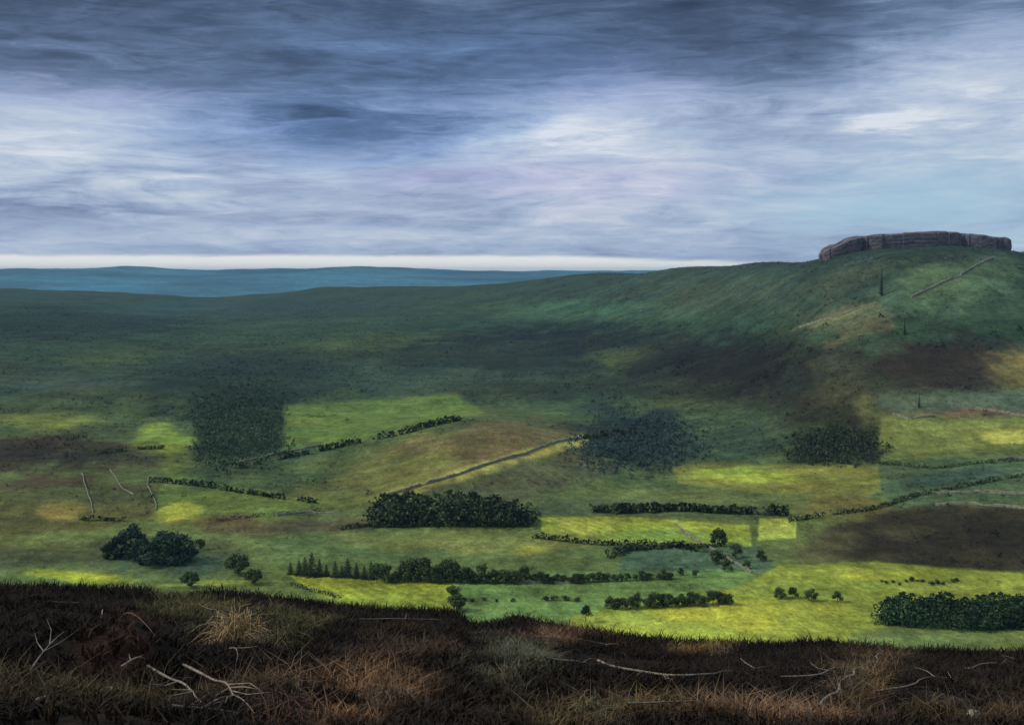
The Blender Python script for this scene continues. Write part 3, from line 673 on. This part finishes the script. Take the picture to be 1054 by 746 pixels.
# ------------------------------------------------------------------ crag on the hilltop
def crag():
    RC = 1590.0
    prof = [(845, 262), (848, 257.5), (854, 253.5), (862, 249.5), (872, 245), (880, 243.5), (886, 241.5), (900, 240), (925, 238), (945, 237), (970, 236.5), (984, 236.5), (990, 238.5), (1008, 239.5), (1016, 241.5), (1030, 242), (1037, 244.5), (1040, 251), (1041, 257)]
    root = None
    rng = np.random.default_rng(3)
    def wx(px): return (px - CX) / F / 1.0027 * RC
    def zt(px): return E + RC * float(slope_of(px, np.interp(px, [p[0] for p in prof], [p[1] for p in prof])))
    x0, x1 = wx(844), wx(1042); xc = (x0 + x1) / 2
    root = empty('rock_outcrop', (xc, RC + 35, gz(xc, RC + 35)))
    M0 = root.location
    def slab(pa, pb, yc, depth, seed, lift=0.):
        rg_ = np.random.default_rng(seed); a, b = wx(pa), wx(pb); cx = (a + b) / 2; hx = (b - a) / 2; N = 340; K = 16
        an = np.linspace(0, 2 * PI, N, endpoint=False)
        e = 3.2; ux = np.sign(np.cos(an)) * np.abs(np.cos(an))**(2 / e); uy = np.sign(np.sin(an)) * np.abs(np.sin(an))**(2 / e)
        jl = np.cumsum(rg_.uniform(.2, 2.4, N)**2 / 1.6); jl = jl / jl[-1] * (hx + depth) * .26; ji = np.floor(jl + .4 * vnoise(an * 9, an * 0, seed)).astype(int)
        jo = rg_.normal(size=ji.max() + 2)[ji] * 1.0; edge = np.concatenate([[0], np.abs(np.diff(ji))]) > 0
        jo = jo + .9 * edge
        tops = rg_.normal(size=ji.max() + 2)[ji] * .6
        V = []
        bed = rg_.normal(size=K) * .1
        for k in range(K):
            t = k / (K - 1)
            for n in range(N):
                inset = (jo[n] + bed[k] * (.6 + .8 * vnoise(np.array([an[n] * 6.]), np.array([k * .7]), seed)[0]) - 2.5 * (1 - t)**2 * -1 + (3.2 * (max(t - .82, 0) / .18)**2))
                sx = max(hx - inset, hx * .5); sy = max(depth - inset, depth * .5)
                X = cx + ux[n] * sx; Y = yc + uy[n] * sy
                pxn = CX + X / RC * F * 1.0027
                top = zt(min(max(pxn, 845), 1041)) + lift + tops[n] - (1.0 if edge[n] else 0)
                bot = gz(X, Y) - 4
                Z = bot + (top - bot) * (1 - (1 - t)**1.25)
                V.append((X - M0[0], Y - M0[1], Z - M0[2]))
        Q = [(k * N + n, k * N + (n + 1) % N, (k + 1) * N + (n + 1) % N, (k + 1) * N + n) for k in range(K - 1) for n in range(N)]
        base = len(V); last = (K - 1) * N
        rings = [.8, .5, .2]; prev = last
        for f in rings:
            o = len(V)
            for n in range(N):
                p = V[last + n]; X = (cx - M0[0]) * (1 - f) + p[0] * f; Y = (yc - M0[1]) * (1 - f) + p[1] * f
                V.append((X, Y, (p[2] * f + (zt(min(max(CX + (X + M0[0]) / RC * F * 1.0027, 845), 1041)) + lift - M0[2]) * (1 - f)) + .5 * float(rg_.normal()) * .5))
            Q += [(prev + n, prev + (n + 1) % N, o + (n + 1) % N, o + n) for n in range(N)]; prev = o
        V.append((cx - M0[0], yc - M0[1], zt(CX + cx / RC * F) - M0[2] + lift)); T = [(prev + n, prev + (n + 1) % N, len(V) - 1) for n in range(N)]
        return link('rock_slab', mesh_np('rock_slab', V, quads=Q, tris=T), M_grit, root)
    slab(846, 888, RC + 8, 22, 1)
    slab(882, 994, RC + 22, 38, 2)
    slab(988, 1041, RC + 10, 26, 3)
    tag(root, 'long flat grey gritstone crag crowning the right hill against the sky', 'crag')
    return root
crag()
def crag_boulders():
    import bmesh
    rng = np.random.default_rng(12); xs = np.sort(rng.uniform(850, 1035, 14))
    for k, px in enumerate(xs):
        py = 264 + rng.uniform(0, 10); x, y, z = hit(px, py, 1200, 2200); s = rng.uniform(.7, 1.7)
        bm = bmesh.new(); bmesh.ops.create_icosphere(bm, subdivisions=2, radius=1)
        for v in bm.verts: v.co = [math.copysign(abs(q)**.6, q) * s * (1 + .15 * rng.normal()) * e for q, e in zip(v.co, (1.3, 1, .8))]
        me = bpy.data.meshes.new('boulder'); bm.to_mesh(me); bm.free(); o = link('boulder', me, M_grit); o.location = (x, y, z + s * .3); o.rotation_euler = (0, 0, k)
        tag(o, f'grey gritstone boulder, {ORD[k]} from the left on the slope under the crag', 'boulder', 'boulders fallen below the crag')
crag_boulders()

# ------------------------------------------------------------------ foreground moor cover
def blades(n, rmin, rmax, azh, hmin, hmax, wid, colf, seed, keep=None, lean=.35, rpow=1.0, name='heather', label='', cat='', mat=None, curl=.5, clump=.0):
    rng = np.random.default_rng(seed)
    r = rmin + (rmax - rmin) * rng.random(n)**rpow; a = np.radians(azh) * rng.uniform(-1, 1, n)
    X = r * np.sin(a); Y = r * np.cos(a)
    if clump: 
        # gather stems round tuft centres
        ux = .8 * X + .6 * Y + .8 * fbm(X / 2.3, Y / 2.3, 2, 17); uy = -.6 * X + .8 * Y + .8 * fbm(X / 2.3, Y / 2.3, 2, 19)
        cx = np.floor(ux / clump); cy = np.floor(uy / clump); jx = cx + .1 + .8 * _hash(cx, cy, 5); jy = cy + .1 + .8 * _hash(cx, cy, 6)
        dx = jx * clump - ux; dy = jy * clump - uy; k = .6 * _hash(cx, cy, 7)
        X = X + (.8 * dx - .6 * dy) * k; Y = Y + (.6 * dx + .8 * dy) * k
    Z = gzs(X, Y)
    if keep is not None:
        k = keep(X, Y, Z, rng); X, Y, Z = X[k], Y[k], Z[k]; n = len(X)
    C = colf(X, Y, Z) * rng.uniform(.6, 1.5, n)[:, None]
    hgt = rng.uniform(hmin, hmax, n) * np.clip(1 + .7 * fbm(X / 1.1, Y / 1.1, 3, 91), .3, 2)
    an = rng.random(n) * 2 * PI; ln = lean * rng.random(n) * hgt
    d = np.stack([np.cos(an), np.sin(an), 0 * an], 1); fa = rng.random(n) * PI; s = np.stack([np.cos(fa), np.sin(fa), 0 * fa], 1) * (wid * rng.uniform(.5, 1.3, n))[:, None]
    P = np.stack([X, Y, Z - .03], 1); up = np.array((0, 0, 1.))
    m1 = P + d * (ln * .35)[:, None] + up * (hgt * .55)[:, None]; m2 = P + d * (ln * (1 + curl))[:, None] + up * (hgt * (1 - .35 * curl * rng.random(n)))[:, None]
    V = np.stack([P - s, P + s, m1 + s * .8, m1 - s * .8, m2], 1).reshape(-1, 3); o = np.arange(n)[:, None] * 5
    me = mesh_np(name, V, quads=o + np.array([[0, 1, 2, 3]]), tris=o + np.array([[3, 2, 4]]))
    setcol(me, np.repeat(C, 5, 0)); return tag(link(name, me, mat or M_blade), label, cat, kind='stuff')

blades(430000, 9, 62, 29, .08, .27, .016, lambda x, y, z: moor_colour(x, y, z) * np.array((1.15, 1.05, .95)), 1, rpow=.8, lean=.9, keep=lambda X, Y, Z, g: (fbm(X / 1.9, Y / 1.9, 4, 95) < .20 + .35 * g.random(len(X))) | (np.hypot(X, Y) > 43), name='heather', label='dark brown heather covering the whole near moor slope', cat='heather', clump=.45)
def brown_keep(X, Y, Z, rng):
    c = moor_colour(X, Y, Z); return (c.sum(1) * rng.random(len(X)) > .075)
blades(105000, 9, 50, 28, .15, .42, .008, lambda x, y, z: moor_colour(x, y, z) * 1.25 + np.array((.018, .015, .009)), 2, keep=brown_keep, rpow=.9, lean=1.3, name='moor_grass', label='bent brown and olive moor grass growing between the heather', cat='grass', clump=.3)
blades(26000, 40, 50, 28, .15, .5, .02, lambda x, y, z: moor_colour(x, y, z) * .9, 3, lean=.6, name='heather', label='ragged dark heather tops along the moor edge', cat='heather', clump=.5)

# straw tussocks
def tussock(px, py, n, h, spread, label, seed, c=(.26, .19, .09), group=None):
    rng = np.random.default_rng(seed); x, y, z = near_hit(px, py); V = []; Q = []; T = []; C = []
    for k in range(n):
        an = rng.normal() * 1.5 + seed * 1.7; d = np.array((math.cos(an), math.sin(an), 0)); L = h * rng.uniform(.25, 1.0); out = spread * rng.random()**1.4
        bo = rng.normal(size=2) * .22 * spread; b = np.array((bo[0], bo[1], 0)); kink = rng.uniform(.4, .8)
        p = [b, b + d * out * .3 + np.array((0, 0, L * kink)), b + d * out * .8 + np.array((0, 0, L * (kink + .15) - .25 * out)), b + d * out * 1.3 + np.array((0, 0, L * kink - .55 * out + .1))]
        s = np.array((-d[1], d[0], 0)) * .0062; o = len(V)
        for q in p[:3]: V += [q - s, q + s]
        V.append(p[3]); Q += [(o, o + 1, o + 3, o + 2), (o + 2, o + 3, o + 5, o + 4)]; T.append((o + 4, o + 5, o + 6)); C += [np.array(c) * rng.uniform(.25, 1.25)] * 7
    me = mesh_np('grass_tussock', V, quads=Q, tris=T); setcol(me, np.array(C)); o = link('grass_tussock', me, M_blade); o.location = (x, y, z - .02)
    return tag(o, label, 'grass tussock', group)
tussock(243, 668, 700, .95, .7, 'large straw coloured grass tussock on the dark moor, upper left', 1, (.42, .30, .15))
tussock(288, 672, 220, .6, .6, 'lower olive grass tussock right of the large straw one', 2, (.12, .11, .05))
tussock(292, 735, 200, .5, .45, 'reddish grass tussock at the bottom left of centre', 3, (.10, .065, .045))
tussock(605, 738, 200, .42, .35, 'pale yellow grass tussock at the bottom centre', 4, (.20, .18, .09))
tussock(744, 676, 200, .5, .7, 'tan grass tussock just below the moor edge right of centre', 5, (.17, .14, .08))
tussock(398, 728, 220, .4, .5, 'orange brown grass tussock on the brown patch, bottom', 6, (.13, .095, .06))
tussock(868, 715, 200, .5, .6, 'brown grass tussock beside the slanting branches at lower right', 7, (.14, .11, .07))
tussock(565, 668, 140, .4, .5, 'dull brown grass tussock below the hump in the moor edge', 8, (.16, .12, .08))
tussock(205, 655, 160, .4, .6, 'dull green grass tussock left of the large straw one', 9, (.09, .10, .05))
tussock(968, 732, 160, .4, .5, 'dull olive grass tussock at the lower right corner', 10, (.12, .10, .06))

# fallen branches
def branch(pts, r, label, seed, twigs=4, lift=.17):
    rng = np.random.default_rng(seed); W = [np.array(near_hit(*p)) for p in pts]; c = W[0].copy()
    P = []
    for a, b in zip(W[:-1], W[1:]):
        n = max(3, int(np.linalg.norm(b - a) / .25))
        for k in range(n):
            q = a + (b - a) * k / n; q[2] = gz(q[0], q[1]) + lift + .05 * math.sin(k * .9 + seed); q[:2] += np.array((.07 * math.sin(k * .45 + seed), .05 * math.cos(k * .33 + seed))) + rng.normal(size=2) * .012; P.append(q)
    e = W[-1].copy(); e[2] = gz(e[0], e[1]) + lift * .6; P.append(e); n = len(P)
    P = np.array(P)
    for _ in range(6): P[1:-1] = (P[:-2] + P[1:-1] * 2 + P[2:]) / 4
    P = list(P)
    ps = [tube([p - c for p in P], [.6 * r * (1 - .8 * i / n) * rng.uniform(.85, 1.1) for i in range(n)], 6)]
    root = link('fallen_branch', None) if False else None
    V, Q = ps[0]; tw = []
    for k in range(twigs):
        i = rng.integers(int(n * .2), n - 1); d = P[min(i + 1, n - 1)] - P[max(i - 1, 0)]; d /= np.linalg.norm(d) + 1e-9
        sd = rng.choice([-1, 1]); ang = rng.uniform(.4, 1.0) * sd; dd = np.array((d[0] * math.cos(ang) - d[1] * math.sin(ang), d[0] * math.sin(ang) + d[1] * math.cos(ang), d[2] * .5 + .08)); L = rng.uniform(.3, .8)
        b = P[i] - c; tw.append(tube([b, b + dd * L * .5 + rng.normal(size=3) * .03, b + dd * L + rng.normal(size=3) * .05], [r * .36, r * .22, r * .07], 5))
    V, Q = merge(ps + tw)
    o = link('fallen_branch', mesh_np('fallen_branch', V, quads=Q, smooth=True), M_twig); o.location = c
    return tag(o, label, 'branch')
branch([(558, 689), (590, 690), (632, 687)], .035, 'pale fallen branch lying level below the hump, left of the curved one', 1)
branch([(612, 690), (650, 698), (690, 706), (725, 703), (790, 690)], .045, 'long pale curved branch lying across the dark moor right of centre', 2, 5)
branch([(540, 660), (570, 661), (612, 665), (626, 668)], .03, 'thin branch lying just under the hump in the moor edge', 3)
branch([(372, 641), (420, 642), (465, 645)], .035, 'thin pale branch under the moor edge below the yellow strip field', 4, 2)
branch([(158, 694), (182, 713), (210, 734)], .035, 'pale branch slanting down right, lower left, left one of the pair', 5, 3)
branch([(188, 697), (225, 716), (245, 735), (262, 744)], .035, 'twiggy pale branch slanting down right, right one of the pair', 6, 6)
branch([(120, 703), (135, 690), (150, 687)], .03, 'short crooked branch at the foot of the dark red mound', 7, 3)
branch([(104, 641), (128, 645), (160, 665)], .025, 'thin branch over the top right of the dark red mound', 8, 1, .25)
branch([(176, 744), (205, 741), (250, 744)], .03, 'pale twig lying level at the very bottom left', 9, 3)
branch([(806, 703), (850, 703), (878, 692)], .03, 'thin branch lying right of the long curved one', 10, 2)
branch([(848, 735), (880, 700), (905, 680), (915, 668)], .035, 'slanting branch rising right below the moor edge at lower right', 11, 5)
branch([(902, 722), (930, 721), (950, 708), (982, 704)], .03, 'crooked pale branch right of the slanting one', 12, 2)
branch([(990, 697), (1005, 692), (1025, 690), (1045, 680)], .03, 'thin forked branch near the right edge of the moor', 13, 3)
branch([(640, 739), (680, 735), (706, 730)], .03, 'pale twig lying at the bottom right of the yellow tussock', 14, 2)
branch([(205, 627), (235, 640)], .02, 'thin twig left of the large straw tussock', 15, 1)
branch([(55, 625), (100, 626)], .022, 'short thin twig lying on the dark moor above the red mound', 16, 0)
branch([(35, 700), (50, 682), (66, 658)], .025, 'thin branch at the left foot of the dark red mound', 17, 3)
branch([(240, 676), (243, 692)], .02, 'small upright looking twig below the straw tussock', 18, 1)

# boulder and stones
def rock(name, px, py, sx, sy, sz, mat, label, cat, seed, group=None, sub=4, sink=.35):
    import bmesh
    x, y, z = near_hit(px, py); bm = bmesh.new(); bmesh.ops.create_icosphere(bm, subdivisions=sub, radius=1)
    V = np.array([v.co for v in bm.verts]); p = V * 1.0
    f = 1 + .16 * fbm(V[:, 0] * 1.3 + seed, V[:, 1] * 1.3 + V[:, 2] * 1.7, 4, seed) + .06 * fbm(V[:, 0] * 6 + V[:, 2] * 5, V[:, 1] * 6, 3, seed + 4)
    p = np.sign(p) * np.abs(p)**.82 * f[:, None] * np.array((sx, sy, sz))
    for v, q in zip(bm.verts, p): v.co = q
    me = bpy.data.meshes.new(name); bm.to_mesh(me); bm.free(); me.polygons.foreach_set('use_smooth', [True] * len(me.polygons))
    o = link(name, me, mat); o.location = (x, y, z + sz * (1 - 2 * sink)); o.rotation_euler = (0, 0, seed * 1.3 if name == 'stone' else 0); return tag(o, label, cat, group)
stl = [(43, 712, .07, 'pale stone at the left below the dark red mound'), (115, 711, .06, 'tiny white stone between the red mound and the pair of branches'), (44, 724, .09, 'whitish stone, lowest at the far left of the moor'),
       (235, 706, .08, 'pale stone at the tip of the twiggy branch'), (420, 715, .10, 'pale stone on the orange brown patch'), (704, 698, .08, 'white stone just above the long curved branch'),
       (694, 686, .05, 'tiny white stone in the black heather above the curved branch'), (906, 684, .06, 'small white stone beside the top of the slanting branch'), (552, 647, .09, 'small pale stone on the hump in the moor edge'),
       (827, 677, .06, 'small grey stone between the tan tussock and the slanting branch'), (800, 737, .12, 'grey stone, left of two on the brown bottom patch'), (826, 741, .12, 'grey stone, right of two on the brown bottom patch'),
       (1002, 739, .13, 'dark stone near the lower right corner'), (310, 706, .06, 'small pale stone in the black heather left of the brown patch')]
for k, (px, py, s, lb) in enumerate(stl): rock('stone', px, py, s * .85, s * .7, s * .5, M_stone, lb, 'stone', k + 1, 'small stones on the moor', 2, .1)

# ------------------------------------------------------------------ haze
def haze():
    import bmesh
    bm = bmesh.new(); bmesh.ops.create_cube(bm, size=1)
    lo, hi = -22.0, 232.0
    for v in bm.verts: v.co = (v.co.x * 56000, v.co.y * 56000, lo if v.co.z < 0 else hi)
    me = bpy.data.meshes.new('haze'); bm.to_mesh(me); bm.free()
    m = bpy.data.materials.new('haze_air'); m.use_nodes = True; nt = m.node_tree; nt.nodes.clear()
    o = nt.nodes.new('ShaderNodeOutputMaterial'); v = nt.nodes.new('ShaderNodeVolumePrincipled'); nt.links.new(v.outputs[0], o.inputs['Volume'])
    v.inputs['Color'].default_value = (.36, .68, 1.0, 1); v.inputs['Density'].default_value = 3.6e-5; v.inputs['Anisotropy'].default_value = .1
    ob = link('haze', me, m, kind='stuff'); tag(ob, 'thin blue haze lying over the whole valley and the far hills', 'haze', kind='stuff')
haze()

# ------------------------------------------------------------------ sky, sun
SUN_EL, SUN_AZ = 38.0, -100.0        # azimuth from straight ahead, positive right
wd = bpy.data.worlds.new('World'); sc.world = wd; wd.use_nodes = True; nt = wd.node_tree; nt.nodes.clear()
out = nt.nodes.new('ShaderNodeOutputWorld')
tc = nt.nodes.new('ShaderNodeTexCoord'); sp = nt.nodes.new('ShaderNodeSeparateXYZ'); nt.links.new(tc.outputs['Generated'], sp.inputs[0])
Mn = lambda op, a, b=None, c=None: mathn(nt, op, a, b, c)
az = Mn('MULTIPLY', Mn('ARCTAN2', sp.outputs[0], sp.outputs[1]), 180 / PI)
el = Mn('MULTIPLY', Mn('ARCSINE', sp.outputs[2]), 180 / PI)
def noise(sx, sy, detail, rough, off=0, dist=0.):
    cb = nt.nodes.new('ShaderNodeCombineXYZ'); nt.links.new(Mn('MULTIPLY', az, sx), cb.inputs[0]); nt.links.new(Mn('MULTIPLY', el, sy), cb.inputs[1]); cb.inputs[2].default_value = off
    n = nt.nodes.new('ShaderNodeTexNoise'); n.inputs['Scale'].default_value = 1; n.inputs['Detail'].default_value = detail; n.inputs['Roughness'].default_value = rough; n.inputs['Distortion'].default_value = dist
    nt.links.new(cb.outputs[0], n.inputs['Vector']); return Mn('SUBTRACT', n.outputs[0], .5)
n_big = noise(.08, .28, 6, .55, 0, .5); n_mid = noise(.13, .80, 7, .58, 4, 1.1); n_fine = noise(.34, 2.3, 6, .64, 9, 1.0); n_w = noise(.18, .5, 5, .6, 15)
azw = Mn('MULTIPLY_ADD', n_w, 12., az); elw = Mn('MULTIPLY_ADD', n_mid, 3.2, el)
def blob(px, py, rx, ry, amp, soft=1.0, tilt=0.):
    a0 = math.degrees(math.atan((px - CX) / F)); e0 = math.degrees(math.atan((HOR - py) / F)); k = math.degrees(1 / F)
    t = math.radians(tilt); dx = Mn('SUBTRACT', azw, a0); dy = Mn('SUBTRACT', elw, e0)
    if tilt:
        dx, dy = Mn('ADD', Mn('MULTIPLY', dx, math.cos(t)), Mn('MULTIPLY', dy, math.sin(t))), Mn('SUBTRACT', Mn('MULTIPLY', dy, math.cos(t)), Mn('MULTIPLY', dx, math.sin(t)))
    u = Mn('MULTIPLY', dx, 1 / (rx * k)); v = Mn('MULTIPLY', dy, 1 / (ry * k))
    q = Mn('ADD', Mn('MULTIPLY', u, u), Mn('MULTIPLY', v, v)); return Mn('MULTIPLY', Mn('EXPONENT', Mn('MULTIPLY', q, -.8)), amp)
# brightness of the cloud deck by elevation (0 dark slate, 1 near white)
ramp = nt.nodes.new('ShaderNodeValToRGB'); cr = ramp.color_ramp; cr.interpolation = 'EASE'
nt.links.new(Mn('DIVIDE', elw, 20.), ramp.inputs[0])
stops = [(0., .72), (.12, .70), (.26, .64), (.36, .54), (.46, .34), (.58, .22), (.8, .26), (1., .45)]
while len(cr.elements) < len(stops): cr.elements.new(.5)
for e_, (p, v) in zip(cr.elements, stops): e_.position = p; e_.color = (v, v, v, 1)
B = ramp.outputs[0]
blobs = [(120, 150, 190, 34, .24), (20, 120, 120, 30, .08), (350, 142, 120, 24, -.26), (230, 90, 200, 22, -.10), (60, 222, 150, 14, -.20), (330, 220, 110, 22, .06),
         (575, 137, 70, 12, .30), (650, 108, 110, 30, .20), (520, 175, 150, 20, .06), (800, 60, 180, 34, -.10), (780, 130, 90, 14, -.10), (1010, 85, 110, 52, .42), (905, 134, 75, 8, .38),
         (900, 165, 160, 20, .12), (1010, 190, 120, 30, .06), (650, 215, 140, 10, .04), (60, 30, 260, 28, -.08), (440, 40, 180, 24, .05), (470, 110, 120, 20, -.06), (560, 205, 90, 8, .05), (640, 150, 140, 55, .14), (330, 128, 110, 16, -.10)]
for b_ in blobs: B = Mn('ADD', B, blob(*b_))
B = Mn('ADD', B, Mn('MULTIPLY', n_big, .42)); B = Mn('ADD', B, Mn('MULTIPLY', n_mid, .66)); B = Mn('ADD', B, Mn('MULTIPLY', n_fine, .40))
cr2n = nt.nodes.new('ShaderNodeValToRGB'); nt.links.new(B, cr2n.inputs[0]); cr2 = cr2n.color_ramp
cst = [(0., (42, 58, 82)), (.2, (68, 86, 114)), (.38, (98, 119, 152)), (.55, (138, 157, 190)), (.72, (170, 187, 214)), (.88, (200, 211, 227)), (1., (222, 228, 238))]
while len(cr2.elements) < len(cst): cr2.elements.new(.5)
SKYK = 1.0
for e_, (p, c) in zip(cr2.elements, cst): e_.position = p; e_.color = (*lin(c), 1)
def mix(f, a, b, blend='MIX'):
    m = nt.nodes.new('ShaderNodeMix'); m.data_type = 'RGBA'; m.blend_type = blend
    if isinstance(f, float): m.inputs[0].default_value = f
    else: nt.links.new(f, m.inputs[0])
    for s, v in ((6, a), (7, b)):
        if isinstance(v, tuple): m.inputs[s].default_value = (*v, 1)
        else: nt.links.new(v, m.inputs[s])
    return m.outputs[2]
C = cr2n.outputs[0]
def clampn(v):
    n = nt.nodes.new('ShaderNodeClamp'); nt.links.new(v, n.inputs[0]); return n.outputs[0]
lilac = clampn(Mn('ADD', Mn('ADD', blob(610, 190, 200, 22, .5), blob(450, 185, 60, 8, .5)), Mn('ADD', blob(110, 105, 90, 12, .4), blob(640, 90, 70, 30, .35))))
C = mix(lilac, C, mix(1.0, C, (1.12, .93, 1.06), 'MULTIPLY'))
bluer = clampn(Mn('ADD', blob(340, 135, 150, 30, .8), blob(470, 60, 200, 40, .6))); C = mix(bluer, C, mix(1.0, C, (.80, .98, 1.20), 'MULTIPLY'))
cyan = clampn(blob(960, 215, 150, 38, .75)); C = mix(cyan, C, tuple(lin((165, 203, 224))))
# bright clearing just over the horizon
mr = nt.nodes.new('ShaderNodeMapRange'); mr.interpolation_type = 'SMOOTHSTEP'; nt.links.new(Mn('ADD', Mn('MULTIPLY_ADD', n_fine, .30, el), Mn('MULTIPLY', Mn('MAXIMUM', Mn('SUBTRACT', az, 2.), 0.), .034)), mr.inputs[0])
mr.inputs[1].default_value = .62; mr.inputs[2].default_value = .86; mr.inputs[3].default_value = 1; mr.inputs[4].default_value = 0
C = mix(mr.outputs[0], C, tuple(lin((250, 250, 245))))
# overhead the deck is thinner and brighter (outside the picture)
mo = nt.nodes.new('ShaderNodeMapRange'); nt.links.new(el, mo.inputs[0]); mo.inputs[1].default_value = 16; mo.inputs[2].default_value = 45; mo.inputs[3].default_value = 0; mo.inputs[4].default_value = 1
ZEN = (.58, .64, .74)
C = mix(Mn('MULTIPLY', mo.outputs[0], .85), C, ZEN)
bgc = nt.nodes.new('ShaderNodeBackground'); nt.links.new(C, bgc.inputs[0]); bgc.inputs[1].default_value = 1.0
sky = nt.nodes.new('ShaderNodeTexSky'); sky.sky_type = 'NISHITA'; sky.sun_disc = False; sky.sun_elevation = math.radians(SUN_EL); sky.sun_rotation = math.radians(SUN_AZ)
sky.air_density = 1.3; sky.dust_density = 1.5
bgs = nt.nodes.new('ShaderNodeBackground'); nt.links.new(sky.outputs[0], bgs.inputs[0]); bgs.inputs[1].default_value = .08
ms = nt.nodes.new('ShaderNodeMixShader'); ms.inputs[0].default_value = .94
nt.links.new(bgs.outputs[0], ms.inputs[1]); nt.links.new(bgc.outputs[0], ms.inputs[2]); nt.links.new(ms.outputs[0], out.inputs[0])

sl = bpy.data.lights.new('sun', 'SUN'); sl.energy = 2.2; sl.angle = math.radians(3); sl.color = (1, .93, .8)
so = bpy.data.objects.new('sun', sl); col.objects.link(so)
from mathutils import Vector
d = Vector((math.sin(math.radians(SUN_AZ)) * math.cos(math.radians(SUN_EL)), math.cos(math.radians(SUN_AZ)) * math.cos(math.radians(SUN_EL)), math.sin(math.radians(SUN_EL))))
so.rotation_euler = (-d).to_track_quat('-Z', 'Y').to_euler(); so.location = (0, 0, 400)

# ------------------------------------------------------------------ camera
cd = bpy.data.cameras.new('camera'); cam = bpy.data.objects.new('camera', cd); col.objects.link(cam); sc.camera = cam
cam.location = (0, 0, E); cam.rotation_euler = (PI / 2 - TH, 0, 0); cd.sensor_width = 36; cd.lens = 36 * F / 1054; cd.clip_start = .1; cd.clip_end = 80000
vs = sc.view_settings; sc.display_settings.display_device = 'sRGB'; vs.view_transform = 'Standard'; vs.look = 'None'; vs.exposure = 0; vs.gamma = 1; vs.use_curve_mapping = False
sc.cycles.max_bounces = 4; sc.cycles.volume_bounces = 0
print('objects', len(bpy.data.objects))
